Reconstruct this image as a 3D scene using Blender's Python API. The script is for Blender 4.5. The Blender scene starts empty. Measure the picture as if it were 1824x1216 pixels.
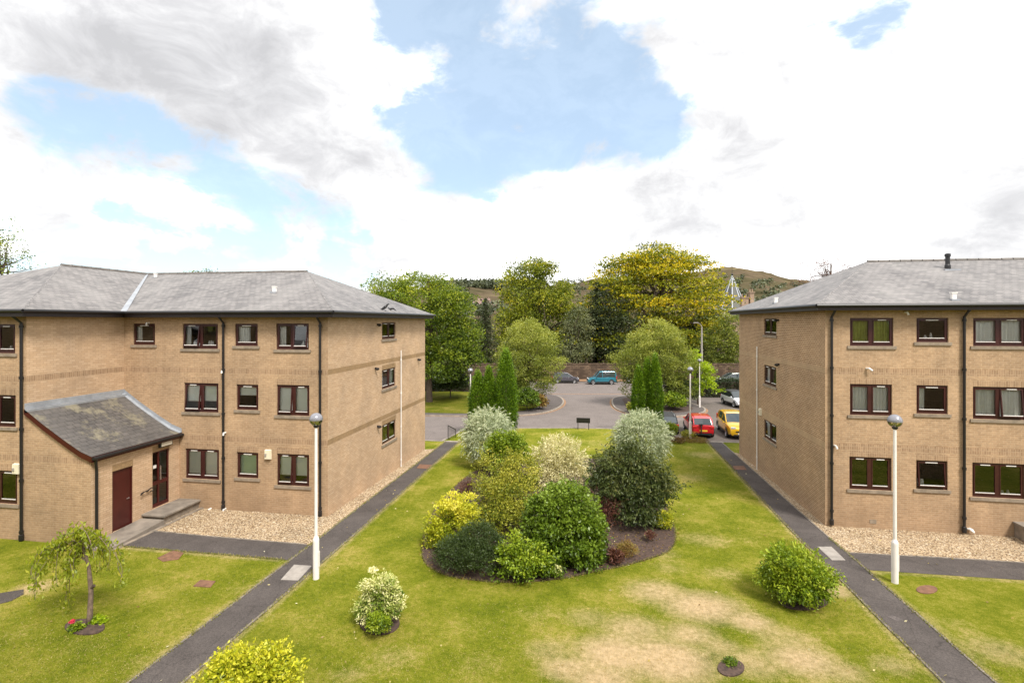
import bpy, math, random
import numpy as np
from math import sin, cos, pi, radians
from mathutils import Vector, Matrix
rng = np.random.default_rng(7); random.seed(7)
SC = bpy.context.scene; COL = SC.collection
# ------------------------------------------------------------------ survey of the place (photo measurements -> metres)
F = 912.0; CX = 912.0; HZ = 572.0; H = 7.5; A = radians(9.2)
FW = Vector((-sin(A), cos(A), 0)); RT = Vector((cos(A), sin(A), 0))
def at(px, py, d):
    d = float(d); u = float(px-CX)/F; w = float(HZ-py)/F
    return Vector((0, 0, H)) + (FW + RT*u + Vector((0, 0, w)))*d
def onY(px, Y):            # where the line of sight at px meets the wall plane y=Y ; returns X, d
    u = (px-CX)/F; d = Y/(cos(A)+u*sin(A)); return d*(-sin(A)+u*cos(A)), d
def onX(px, X):
    u = (px-CX)/F; d = X/(-sin(A)+u*cos(A)); return d*(cos(A)+u*sin(A)), d
def zat(py, d): return H+(HZ-py)*d/F
def zroad(Y): return -.8-.0114*(max(Y, 30)-37) if Y < 78 else -1.27
def zlawn(Y): return 0.0 if Y < 18 else -.02*(Y-18)
def G(px, py, fn=zlawn):
    z = fn(20)
    for _ in range(25):
        d = (H-z)*F/(py-HZ); p = at(px, py, d); z = fn(p.y)
    return Vector((p.x, p.y, z))
# ------------------------------------------------------------------ materials
def nodes(name):
    m = bpy.data.materials.new(name); m.use_nodes = True
    nt = m.node_tree; b = nt.nodes['Principled BSDF']; return m, nt, b
def N(nt, t, **k):
    n = nt.nodes.new(t)
    for a, v in k.items():
        if a in n.inputs: n.inputs[a].default_value = v
        else: setattr(n, a, v)
    return n
def ramp(nt, stops, interp='LINEAR'):
    r = nt.nodes.new('ShaderNodeValToRGB'); e = r.color_ramp.elements; r.color_ramp.interpolation = interp
    while len(e) < len(stops): e.new(.5)
    for i, (p, c) in enumerate(stops): e[i].position = p; e[i].color = (*c, 1)
    return r
def mixc(nt, a, b, f, blend='MIX'):
    m = nt.nodes.new('ShaderNodeMix'); m.data_type = 'RGBA'; m.blend_type = blend
    for s, v in ((0, f), (6, a), (7, b)):
        if hasattr(v, 'is_output') or isinstance(v, bpy.types.NodeSocket): nt.links.new(v, m.inputs[s])
        else: m.inputs[s].default_value = v if s == 0 else (*v, 1)
    return m.outputs[2]
def vec(nt, kind='Object', scale=(1, 1, 1)):
    tc = nt.nodes.new('ShaderNodeTexCoord'); mp = nt.nodes.new('ShaderNodeMapping')
    mp.inputs['Scale'].default_value = scale; nt.links.new(tc.outputs[kind], mp.inputs[0]); return mp.outputs[0]
def geo(nt, scale=(1, 1, 1)):
    tc = nt.nodes.new('ShaderNodeNewGeometry'); mp = nt.nodes.new('ShaderNodeMapping')
    mp.inputs['Scale'].default_value = scale; nt.links.new(tc.outputs['Position'], mp.inputs[0]); return mp.outputs[0]
def noise(nt, v, s, det=4, rough=.6, out=0):
    n = N(nt, 'ShaderNodeTexNoise', Scale=s, Detail=det, Roughness=rough); nt.links.new(v, n.inputs['Vector']); return n.outputs[out]
def bump(nt, b, h, st, dist=.02):
    n = N(nt, 'ShaderNodeBump', Strength=st, Distance=dist); nt.links.new(h, n.inputs['Height']); nt.links.new(n.outputs[0], b.inputs['Normal'])
def mth0(nt, a, k):
    m = N(nt, 'ShaderNodeMath', operation='MULTIPLY'); m.inputs[1].default_value = k; nt.links.new(a, m.inputs[0]); return m.outputs[0]
def simple(name, c, rough=.5, metal=0, var=.12, scale=6, spec=.5, coat=0, emit=0):
    m, nt, b = nodes(name)
    b.inputs['Roughness'].default_value = rough; b.inputs['Metallic'].default_value = metal
    b.inputs['Specular IOR Level'].default_value = spec; b.inputs['Coat Weight'].default_value = coat
    if var:
        r = ramp(nt, [(.3, tuple(x*(1-var) for x in c)), (.7, tuple(min(1, x*(1+var)) for x in c))])
        nt.links.new(noise(nt, geo(nt), scale), r.inputs[0]); nt.links.new(r.outputs[0], b.inputs['Base Color'])
    else: b.inputs['Base Color'].default_value = (*c, 1)
    if emit:
        b.inputs['Emission Color'].default_value = (*c, 1); b.inputs['Emission Strength'].default_value = emit
    return m
def brick(name, c1, c2, mortar, bw=.225, rh=.075, rot=0, msize=.008, weather=.25, off=.5, grain=.8):
    m, nt, b = nodes(name)
    v = vec(nt, 'UV'); 
    if rot:
        mp = nt.nodes.new('ShaderNodeMapping'); mp.inputs['Rotation'].default_value = (0, 0, rot); nt.links.new(v, mp.inputs[0]); v = mp.outputs[0]
    t = N(nt, 'ShaderNodeTexBrick', Scale=1.0); t.offset = off
    t.inputs['Brick Width'].default_value = bw; t.inputs['Row Height'].default_value = rh
    t.inputs['Mortar Size'].default_value = msize; t.inputs['Mortar Smooth'].default_value = .3; t.inputs['Bias'].default_value = -.1
    t.inputs['Color1'].default_value = (*c1, 1); t.inputs['Color2'].default_value = (*c2, 1); t.inputs['Mortar'].default_value = (*mortar, 1)
    nt.links.new(v, t.inputs['Vector'])
    g = geo(nt)
    r1 = ramp(nt, [(.3, (.82,)*3), (.7, (1.13, 1.1, 1.06))]); nt.links.new(noise(nt, g, .7, 6, .65), r1.inputs[0])
    c = mixc(nt, t.outputs['Color'], r1.outputs[0], 1.0, 'MULTIPLY')
    r2 = ramp(nt, [(.35, (.86, .85, .84)), (.62, (1.08, 1.06, 1.04))]); nt.links.new(noise(nt, geo(nt, (9, 9, 13)), 1, 2, .7), r2.inputs[0])
    c = mixc(nt, c, r2.outputs[0], grain, 'MULTIPLY')
    # old rain streaks and damp stains, strongest low down on the wall
    r3 = ramp(nt, [(.45, (1, 1, 1)), (.75, (.72, .70, .68))]); nt.links.new(noise(nt, geo(nt, (2.2, 2.2, .18)), 1, 5, .6), r3.inputs[0])
    c = mixc(nt, c, r3.outputs[0], weather, 'MULTIPLY')
    sx = nt.nodes.new('ShaderNodeSeparateXYZ'); nt.links.new(g, sx.inputs[0])
    mr = N(nt, 'ShaderNodeMapRange'); mr.inputs[1].default_value = -.2; mr.inputs[2].default_value = 2.2; mr.inputs[3].default_value = 1; mr.inputs[4].default_value = 0
    nt.links.new(sx.outputs[2], mr.inputs[0])
    mm = N(nt, 'ShaderNodeMath', operation='MULTIPLY'); nt.links.new(mr.outputs[0], mm.inputs[0])
    r4 = ramp(nt, [(.3, (0, 0, 0)), (.7, (1, 1, 1))]); nt.links.new(noise(nt, geo(nt, (1, 1, .6)), .9, 5, .6), r4.inputs[0]); nt.links.new(r4.outputs[0], mm.inputs[1])
    c = mixc(nt, c, tuple(x*.62 for x in c1), mth0(nt, mm.outputs[0], weather*2.2))
    nt.links.new(c, b.inputs['Base Color']); b.inputs['Roughness'].default_value = .92; b.inputs['Specular IOR Level'].default_value = .2
    inv = N(nt, 'ShaderNodeMath', operation='SUBTRACT'); inv.inputs[0].default_value = 1; nt.links.new(t.outputs['Fac'], inv.inputs[1])
    bump(nt, b, inv.outputs[0], .5, .01)
    return m
def slate(name, c1, c2, streak, lichen=0.0):
    m, nt, b = nodes(name)
    t = N(nt, 'ShaderNodeTexBrick', Scale=1.0); t.offset = .5
    t.inputs['Brick Width'].default_value = .26; t.inputs['Row Height'].default_value = .2
    t.inputs['Mortar Size'].default_value = .016; t.inputs['Mortar Smooth'].default_value = .6
    t.inputs['Color1'].default_value = (*c1, 1); t.inputs['Color2'].default_value = (*c2, 1); t.inputs['Mortar'].default_value = (*[x*.35 for x in c1], 1)
    v = vec(nt, 'UV'); wob = mixc(nt, v, noise(nt, geo(nt), 1.5, 3, out=1), .03, 'ADD'); nt.links.new(wob, t.inputs['Vector'])
    g = geo(nt)
    r0 = ramp(nt, [(.3, (.78, .78, .79)), (.7, (1.28, 1.25, 1.22))]); nt.links.new(noise(nt, vec(nt, 'UV', (3.8, 5, 1)), 1, 2, .7), r0.inputs[0])
    c = mixc(nt, t.outputs['Color'], r0.outputs[0], 1, 'MULTIPLY')
    r1 = ramp(nt, [(.35, (0, 0, 0)), (.75, (1, 1, 1))]); nt.links.new(noise(nt, vec(nt, 'UV', (.5, .22, 1)), 1.3, 7, .65), r1.inputs[0])
    f = N(nt, 'ShaderNodeMath', operation='MULTIPLY'); f.inputs[1].default_value = .55; nt.links.new(r1.outputs[0], f.inputs[0])
    c = mixc(nt, c, streak, f.outputs[0])
    if lichen:
        r2 = ramp(nt, [(.52, (0, 0, 0)), (.62, (1, 1, 1))]); nt.links.new(noise(nt, g, 1.1, 9, .75), r2.inputs[0])
        f2 = N(nt, 'ShaderNodeMath', operation='MULTIPLY'); f2.inputs[1].default_value = lichen; nt.links.new(r2.outputs[0], f2.inputs[0])
        c = mixc(nt, c, (.36, .32, .2), f2.outputs[0])
    nt.links.new(c, b.inputs['Base Color']); b.inputs['Roughness'].default_value = .62
    # lower edge of every slate stands proud
    sx = nt.nodes.new('ShaderNodeSeparateXYZ'); nt.links.new(wob, sx.inputs[0])
    md = N(nt, 'ShaderNodeMath', operation='MODULO'); md.inputs[1].default_value = .2
    ad = N(nt, 'ShaderNodeMath', operation='ADD'); ad.inputs[1].default_value = 100; nt.links.new(sx.outputs[1], ad.inputs[0]); nt.links.new(ad.outputs[0], md.inputs[0])
    iv = N(nt, 'ShaderNodeMath', operation='MULTIPLY'); iv.inputs[1].default_value = -5; nt.links.new(md.outputs[0], iv.inputs[0])
    bump(nt, b, iv.outputs[0], .6, .03)
    return m
def leafmat(name, cols, trans=.2, rough=.45):
    m, nt, b = nodes(name)
    at_ = nt.nodes.new('ShaderNodeAttribute'); at_.attribute_name = 'tone'
    n = len(cols); r = ramp(nt, [(i/(n-1), c) for i, c in enumerate(cols)]); nt.links.new(at_.outputs['Fac'], r.inputs[0])
    b.inputs['Roughness'].default_value = rough; b.inputs['Specular IOR Level'].default_value = .35
    nt.links.new(r.outputs[0], b.inputs['Base Color'])
    tr = nt.nodes.new('ShaderNodeBsdfTranslucent'); nt.links.new(mixc(nt, r.outputs[0], (1.2, 1.25, .6), 1, 'MULTIPLY'), tr.inputs[0])
    mx = nt.nodes.new('ShaderNodeMixShader'); mx.inputs[0].default_value = trans
    nt.links.new(b.outputs[0], mx.inputs[1]); nt.links.new(tr.outputs[0], mx.inputs[2])
    nt.links.new(mx.outputs[0], nt.nodes['Material Output'].inputs[0]); return m
def asphalt(name, c, patch=.25, warm=(1, 1, 1)):
    m, nt, b = nodes(name); g = geo(nt)
    r = ramp(nt, [(.3, tuple(x*(1-patch) for x in c)), (.7, tuple(x*(1+patch) for x in c))]); nt.links.new(noise(nt, g, .8, 8, .7), r.inputs[0])
    r2 = ramp(nt, [(.35, (.62,)*3), (.5, (1, 1, 1)), (.68, (1.7, 1.65, 1.6))]); nt.links.new(noise(nt, g, 38, 2, .8), r2.inputs[0])
    nt.links.new(mixc(nt, r.outputs[0], r2.outputs[0], .7, 'MULTIPLY'), b.inputs['Base Color'])
    v = N(nt, 'ShaderNodeTexVoronoi', Scale=.55); v.feature = 'DISTANCE_TO_EDGE'; nt.links.new(mixc(nt, g, noise(nt, g, 2.5, 4, out=1), .35, 'ADD'), v.inputs['Vector'])
    rc = ramp(nt, [(0, (.5, .5, .5)), (.012, (1, 1, 1))]); nt.links.new(v.outputs['Distance'], rc.inputs[0])
    c_ = mixc(nt, mixc(nt, r.outputs[0], r2.outputs[0], .7, 'MULTIPLY'), rc.outputs[0], .55, 'MULTIPLY'); nt.links.new(c_, b.inputs['Base Color'])
    b.inputs['Roughness'].default_value = .9; b.inputs['Specular IOR Level'].default_value = .25
    bump(nt, b, noise(nt, g, 60, 2), .4, .01); return m
def gravelmat():
    m, nt, b = nodes('gravel'); g = geo(nt)
    v = N(nt, 'ShaderNodeTexVoronoi', Scale=24.0); nt.links.new(g, v.inputs['Vector'])
    sx = nt.nodes.new('ShaderNodeSeparateColor'); nt.links.new(v.outputs['Color'], sx.inputs[0])
    r = ramp(nt, [(0, (.18, .12, .07)), (.15, (.40, .29, .17)), (.55, (.54, .41, .26)), (.85, (.64, .52, .36)), (1, (.78, .70, .56))]); nt.links.new(sx.outputs[0], r.inputs[0])
    d = ramp(nt, [(.0, (1, 1, 1)), (.55, (.9, .9, .9)), (.8, (.35, .3, .26))]); 
    mu = N(nt, 'ShaderNodeMath', operation='MULTIPLY'); mu.inputs[1].default_value = 1.15; nt.links.new(v.outputs['Distance'], mu.inputs[0]); nt.links.new(mu.outputs[0], d.inputs[0])
    c = mixc(nt, r.outputs[0], d.outputs[0], 1, 'MULTIPLY')
    r3 = ramp(nt, [(.3, (.8, .78, .74)), (.7, (1.1, 1.08, 1.05))]); nt.links.new(noise(nt, g, .9, 5), r3.inputs[0])
    nt.links.new(mixc(nt, c, r3.outputs[0], 1, 'MULTIPLY'), b.inputs['Base Color']); b.inputs['Roughness'].default_value = .85
    iv = N(nt, 'ShaderNodeMath', operation='MULTIPLY'); iv.inputs[1].default_value = -1; nt.links.new(v.outputs['Distance'], iv.inputs[0])
    bump(nt, b, iv.outputs[0], .9, .03); return m
def grassmat(name, bright=1.0, attr=True):
    m, nt, b = nodes(name); g = geo(nt)
    base = ramp(nt, [(.0, (.075*bright, .105*bright, .005*bright)), (.36, (.142*bright, .168*bright, .008*bright)), (.62, (.21*bright, .218*bright, .017*bright)), (.97, (.37*bright, .30*bright, .075*bright))])
    a = noise(nt, g, .55, 8, .68); f = noise(nt, g, 7, 5, .75); q = noise(nt, geo(nt, (1, .7, 1)), 42, 4, .85)
    m1 = N(nt, 'ShaderNodeMix'); m1.data_type = 'FLOAT'; m1.inputs[0].default_value = .38; nt.links.new(a, m1.inputs[2]); nt.links.new(f, m1.inputs[3])
    m2 = N(nt, 'ShaderNodeMix'); m2.data_type = 'FLOAT'; m2.inputs[0].default_value = .42; nt.links.new(m1.outputs[0], m2.inputs[2]); nt.links.new(q, m2.inputs[3])
    st = N(nt, 'ShaderNodeMapRange'); st.inputs[1].default_value = .41; st.inputs[2].default_value = .585; nt.links.new(m2.outputs[0], st.inputs[0])
    nt.links.new(st.outputs[0], base.inputs[0]); c = base.outputs[0]
    if attr:
        at_ = nt.nodes.new('ShaderNodeAttribute'); at_.attribute_name = 'dry'
        ad = N(nt, 'ShaderNodeMath', operation='MULTIPLY_ADD'); ad.inputs[1].default_value = 1.5; nt.links.new(m2.outputs[0], ad.inputs[0]); 
        sb = N(nt, 'ShaderNodeMath', operation='ADD'); sb.inputs[1].default_value = -.78; nt.links.new(at_.outputs['Fac'], sb.inputs[0]); nt.links.new(sb.outputs[0], ad.inputs[2])
        mr = N(nt, 'ShaderNodeMapRange'); mr.inputs[1].default_value = .32; mr.inputs[2].default_value = .85; nt.links.new(ad.outputs[0], mr.inputs[0])
        straw = ramp(nt, [(.3, (.40, .285, .15)), (.7, (.68, .50, .31))]); nt.links.new(f, straw.inputs[0])
        c = mixc(nt, c, straw.outputs[0], mth0(nt, mr.outputs[0], .88))
    nt.links.new(c, b.inputs['Base Color']); b.inputs['Roughness'].default_value = .95; b.inputs['Specular IOR Level'].default_value = .1
    bump(nt, b, q, .9, .05); return m
def glassmat(name, tint=(.6, .66, .66), refl=.07):
    m, nt, b = nodes(name)
    fr = N(nt, 'ShaderNodeFresnel', IOR=1.5); ad = N(nt, 'ShaderNodeMath', operation='ADD'); ad.inputs[1].default_value = refl; nt.links.new(fr.outputs[0], ad.inputs[0])
    gl = N(nt, 'ShaderNodeBsdfGlossy', Roughness=.03); gl.inputs['Color'].default_value = (.9, .92, .92, 1)
    tr = N(nt, 'ShaderNodeBsdfTransparent'); tr.inputs[0].default_value = (*tint, 1)
    mx = nt.nodes.new('ShaderNodeMixShader'); nt.links.new(ad.outputs[0], mx.inputs[0]); nt.links.new(tr.outputs[0], mx.inputs[1]); nt.links.new(gl.outputs[0], mx.inputs[2])
    nt.links.new(mx.outputs[0], nt.nodes['Material Output'].inputs[0]); return m
M = {}
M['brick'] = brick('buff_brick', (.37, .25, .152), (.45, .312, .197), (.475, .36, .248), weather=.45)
M['brick_sunlit'] = brick('buff_brick_sunlit', (.48, .335, .215), (.57, .415, .285), (.40, .28, .18), weather=.12, grain=.3)  # same buff brick, sunlit brightness of the east-facing walls put into its colour
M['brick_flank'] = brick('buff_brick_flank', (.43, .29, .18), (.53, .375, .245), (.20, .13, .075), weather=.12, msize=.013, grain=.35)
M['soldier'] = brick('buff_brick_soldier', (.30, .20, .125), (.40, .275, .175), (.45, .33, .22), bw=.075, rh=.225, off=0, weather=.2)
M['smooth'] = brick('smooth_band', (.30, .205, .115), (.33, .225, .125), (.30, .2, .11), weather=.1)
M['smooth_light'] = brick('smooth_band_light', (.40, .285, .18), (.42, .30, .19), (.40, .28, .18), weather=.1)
M['slate'] = slate('grey_slate', (.095, .09, .09), (.19, .177, .172), (.31, .29, .275))
M['slate_old'] = slate('old_dark_slate', (.055, .052, .052), (.085, .078, .075), (.17, .155, .14), lichen=.4)
M['lead'] = simple('lead', (.33, .35, .38), .5, .3, .2, 3)
M['ridge'] = simple('ridge_tile', (.15, .135, .12), .8, 0, .3, 3)
M['black'] = simple('black_plastic', (.012, .011, .012), .4)
M['fascia'] = simple('dark_fascia', (.022, .013, .012), .5, 0, .2)
M['frame'] = simple('maroon_frame', (.045, .012, .011), .35, 0, .25, 3)
M['door'] = simple('maroon_door', (.06, .010, .008), .3, 0, .2, 2)
M['sill'] = simple('stone_sill', (.24, .19, .14), .85, 0, .25, 5)
M['white'] = simple('white_plastic', (.75, .72, .68), .4, 0, .05)
M['cream'] = simple('cream_plastic', (.72, .66, .50), .5, 0, .06)
M['glass'] = glassmat('window_glass', (.95, .97, .96), .05)
M['blind'] = simple('roller_blind', (.86, .88, .83), .8, 0, .04, 2)
M['blind_green'] = simple('green_blind', (.62, .74, .58), .8, 0, .04, 2)
M['net'] = simple('net_curtain', (.78, .78, .75), .9, 0, .06, 9)
M['greencurtain'] = simple('green_curtain', (.33, .36, .06), .9, 0, .2, 9)
M['concrete'] = simple('concrete', (.20, .17, .14), .9, 0, .35, 2)
M['concrete_wall'] = simple('weathered_concrete', (.22, .18, .14), .9, 0, .4, 3)
M['slab'] = simple('grey_slab', (.30, .27, .24), .8, 0, .2, 5)
M['rust'] = simple('brown_cover', (.17, .085, .05), .85, 0, .35, 7)
M['mulch'] = simple('mulch', (.065, .04, .03), .95, 0, .6, 14)
M['path'] = asphalt('path_asphalt', (.078, .067, .062), .28)
M['road'] = asphalt('road_asphalt', (.17, .145, .135), .12)
M['pavement'] = asphalt('pavement_asphalt', (.105, .09, .085), .15)
M['park'] = asphalt('parking_asphalt', (.13, .11, .098), .15)
M['kerb'] = simple('kerb_stone', (.28, .24, .20), .85, 0, .3, 3)
M['edging'] = simple('path_edging', (.20, .17, .14), .9, 0, .4, 6)
M['leaflitter'] = simple('fallen_leaves', (.27, .155, .085), .95, 0, .5, 9)
M['gravel'] = gravelmat()
M['grass'] = grassmat('lawn_grass'); M['grass2'] = grassmat('rough_grass', .62, False)
M['bark'] = simple('bark', (.075, .052, .038), .95, 0, .4, 12)
M['barkpale'] = simple('pale_bark', (.17, .12, .09), .9, 0, .4, 14)
M['lampwhite'] = simple('white_lamp_paint', (.78, .73, .70), .45, 0, .06, 3)
M['poleold'] = simple('weathered_pole', (.30, .27, .24), .8, 0, .2, 3)
M['globe'] = simple('grey_globe', (.25, .25, .28), .18, .25, .05, 4)
M['globeglass'] = glassmat('globe_glass', (.8, .78, .7), .25)
M['stonewall'] = brick('rubble_stone', (.10, .07, .05), (.26, .19, .13), (.06, .045, .035), bw=.55, rh=.24, msize=.03, weather=.6)
M['sandstone'] = brick('sandstone', (.28, .20, .15), (.36, .27, .20), (.22, .16, .12), bw=.6, rh=.3, weather=.3)
M['tyre'] = simple('tyre', (.018, .018, .018), .85); M['rim'] = simple('alloy', (.55, .55, .56), .3, .8)
M['carglass'] = simple('car_glass', (.03, .04, .045), .05, 0, 0, spec=1.0)
M['redlight'] = simple('tail_light', (.45, .02, .015), .15, 0, 0); M['headlight'] = simple('head_light', (.7, .72, .75), .1, .3, 0)
M['plate_y'] = simple('yellow_plate', (.75, .5, .04), .5, 0, 0); M['plate_w'] = simple('white_plate', (.75, .75, .72), .5, 0, 0)
M['trim'] = simple('black_trim', (.02, .02, .02), .6)
M['bulb'] = simple('bulkhead_lens', (.55, .5, .4), .4, 0, 0)
def paint(n, c): return simple(n, c, .25, .15, 0, coat=.8)
L = {
 'silver': leafmat('silver_leaf', [(.15, .19, .10), (.31, .36, .22), (.50, .54, .36), (.68, .69, .50)], .2),
 'bright': leafmat('bright_green_leaf', [(.04, .075, .004), (.11, .175, .008), (.21, .29, .014), (.36, .42, .03)]),
 'laurel': leafmat('laurel_leaf', [(.035, .065, .005), (.085, .145, .010), (.16, .235, .02), (.25, .33, .05)], .25, .35),
 'cream': leafmat('cream_leaf', [(.22, .22, .07), (.46, .42, .19), (.70, .64, .36), (.80, .74, .48)]),
 'darkever': leafmat('dark_evergreen_leaf', [(.018, .030, .007), (.045, .065, .014), (.10, .12, .03), (.18, .17, .05)], .2),
 'olive': leafmat('olive_leaf', [(.06, .085, .007), (.16, .19, .015), (.31, .31, .032), (.46, .41, .06)]),
 'yellow': leafmat('yellow_leaf', [(.12, .17, .006), (.30, .34, .012), (.58, .55, .03), (.76, .68, .09)]),
 'mound': leafmat('dark_mound_leaf', [(.016, .032, .007), (.038, .062, .012), (.075, .105, .024)], .15),
 'var': leafmat('variegated_leaf', [(.07, .13, .01), (.20, .28, .03), (.50, .52, .17), (.76, .72, .40)]),
 'lime': leafmat('lime_leaf', [(.14, .22, .006), (.32, .43, .012), (.48, .58, .03)], .4),
 'round': leafmat('round_tree_leaf', [(.06, .085, .009), (.15, .185, .024), (.29, .315, .05), (.42, .42, .09)], .35),
 'maple': leafmat('maple_leaf', [(.035, .060, .005), (.09, .14, .010), (.20, .26, .018), (.36, .38, .03)], .35),
 'tall': leafmat('lime_tree_leaf', [(.05, .07, .008), (.15, .19, .014), (.31, .33, .026), (.54, .46, .035)], .35),
 'gold': leafmat('golden_leaf', [(.055, .08, .008), (.16, .19, .012), (.36, .34, .014), (.68, .50, .014)], .35),
 'pine': leafmat('dark_conifer_leaf', [(.018, .028, .009), (.04, .055, .016), (.075, .09, .03)], .1),
 'greypine': leafmat('grey_conifer_leaf', [(.06, .075, .03), (.13, .145, .06), (.21, .22, .09)], .15),
 'column': leafmat('column_conifer_leaf', [(.025, .06, .004), (.07, .145, .006), (.15, .26, .010), (.24, .36, .02)], .2),
 'hedge': leafmat('hedge_leaf', [(.012, .022, .006), (.025, .04, .010), (.045, .07, .02)], .1),
 'red': leafmat('red_leaf', [(.05, .018, .015), (.12, .045, .03), (.22, .10, .06)]),
 'rust': leafmat('rust_leaf', [(.13, .07, .02), (.27, .16, .04), (.30, .26, .06)]),
 'weep': leafmat('weeping_leaf', [(.07, .10, .008), (.18, .23, .015), (.32, .36, .03), (.42, .34, .04)], .4),
 'tuft': leafmat('grass_tuft_leaf', [(.07, .12, .04), (.14, .20, .08)]),
 'hill': leafmat('far_wood_leaf', [(.045, .055, .030), (.075, .09, .042), (.12, .13, .06)], .1),
 'flower': leafmat('pale_flower', [(.6, .6, .2), (.8, .8, .5)]), 'pink': leafmat('pink_flower', [(.6, .03, .08), (.7, .1, .15)]),
}
# ------------------------------------------------------------------ objects and tags
def tag(o, label, cat, group=None):
    o['label'] = label; o['category'] = cat
    if group: o['group'] = group
    return o
def thing(name, loc, label, cat, group=None, rz=0):
    o = bpy.data.objects.new(name, None); COL.objects.link(o); o.location = loc; o.rotation_euler = (0, 0, rz); o.empty_display_size = .3
    return tag(o, label, cat, group)
class MB:
    def __init__(s): s.v = []; s.f = []; s.m = []
    def face(s, pts, m=0):
        n = len(s.v); s.v += [tuple(p) for p in pts]; s.f.append(tuple(range(n, n+len(pts)))); s.m.append(m)
    def box(s, a, b, m=0, R=None):
        x0, y0, z0 = a; x1, y1, z1 = b
        c = [Vector(p) for p in ((x0, y0, z0), (x1, y0, z0), (x1, y1, z0), (x0, y1, z0), (x0, y0, z1), (x1, y0, z1), (x1, y1, z1), (x0, y1, z1))]
        if R is not None: c = [R @ p for p in c]
        n = len(s.v); s.v += [tuple(p) for p in c]
        for q in ((0, 3, 2, 1), (4, 5, 6, 7), (0, 1, 5, 4), (1, 2, 6, 5), (2, 3, 7, 6), (3, 0, 4, 7)):
            s.f.append(tuple(n+i for i in q)); s.m.append(m)
    def tube(s, pts, rad, k=8, m=0, cap=True):
        pts = [Vector(p) for p in pts]; 
        if not hasattr(rad, '__len__'): rad = [rad]*len(pts)
        rad = [float(x) for x in rad]; n0 = len(s.v)
        ref = Vector((0, 0, 1)) if abs((pts[-1]-pts[0]).normalized().z) < .9 else Vector((1, 0, 0))
        for i, p in enumerate(pts):
            t = (pts[min(i+1, len(pts)-1)]-pts[max(i-1, 0)]).normalized()
            a = t.cross(ref).normalized(); b = t.cross(a).normalized()
            for j in range(k):
                q = 2*pi*j/k; s.v.append(tuple(p+rad[i]*(cos(q)*a+sin(q)*b)))
        for i in range(len(pts)-1):
            for j in range(k):
                a = n0+i*k+j; b = n0+i*k+(j+1) % k; s.f.append((a, b, b+k, a+k)); s.m.append(m)
        if cap:
            s.f.append(tuple(n0+j for j in range(k))[::-1]); s.m.append(m)
            s.f.append(tuple(n0+(len(pts)-1)*k+j for j in range(k))); s.m.append(m)
    def lathe(s, prof, k=16, c=(0, 0, 0), m=0):
        n0 = len(s.v)
        for r, z in prof:
            for j in range(k):
                q = 2*pi*j/k; s.v.append((c[0]+max(r, 1e-4)*cos(q), c[1]+max(r, 1e-4)*sin(q), c[2]+z))
        for i in range(len(prof)-1):
            for j in range(k):
                a = n0+i*k+j; b = n0+i*k+(j+1) % k; s.f.append((a, b, b+k, a+k)); s.m.append(m)
    def build(s, name, mats, parent=None, off=(0, 0, 0), smooth=False, kind=None, bev=0):
        if not isinstance(mats, (list, tuple)): mats = [mats]
        me = bpy.data.meshes.new(name); o3 = Vector(off)
        me.from_pydata([tuple(Vector(p)-o3) for p in s.v], [], s.f)
        for m in mats: me.materials.append(m)
        me.polygons.foreach_set('material_index', s.m)
        if smooth: me.polygons.foreach_set('use_smooth', [True]*len(s.f))
        uv = me.uv_layers.new(name='UVMap'); Z = Vector((0, 0, 1))
        me.update()
        for p in me.polygons:
            n = p.normal
            if abs(n.z) > .985: U = Vector((1, 0, 0)); V = Vector((0, 1, 0))
            else: U = Z.cross(n).normalized(); V = n.cross(U)
            for li in p.loop_indices:
                q = me.vertices[me.loops[li].vertex_index].co+o3; uv.data[li].uv = (q.dot(U), q.dot(V))
        o = bpy.data.objects.new(name, me); COL.objects.link(o)
        if parent: o.parent = parent
        elif off != (0, 0, 0): o.location = off
        if kind: o['kind'] = kind
        if bev:
            md = o.modifiers.new('bevel', 'BEVEL'); md.width = bev; md.segments = 2; md.limit_method = 'ANGLE'
        return o
def copy_tree(o, parent=None):
    c = o.copy(); COL.objects.link(c); c.parent = parent
    for ch in list(o.children): copy_tree(ch, c)
    return c
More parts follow.
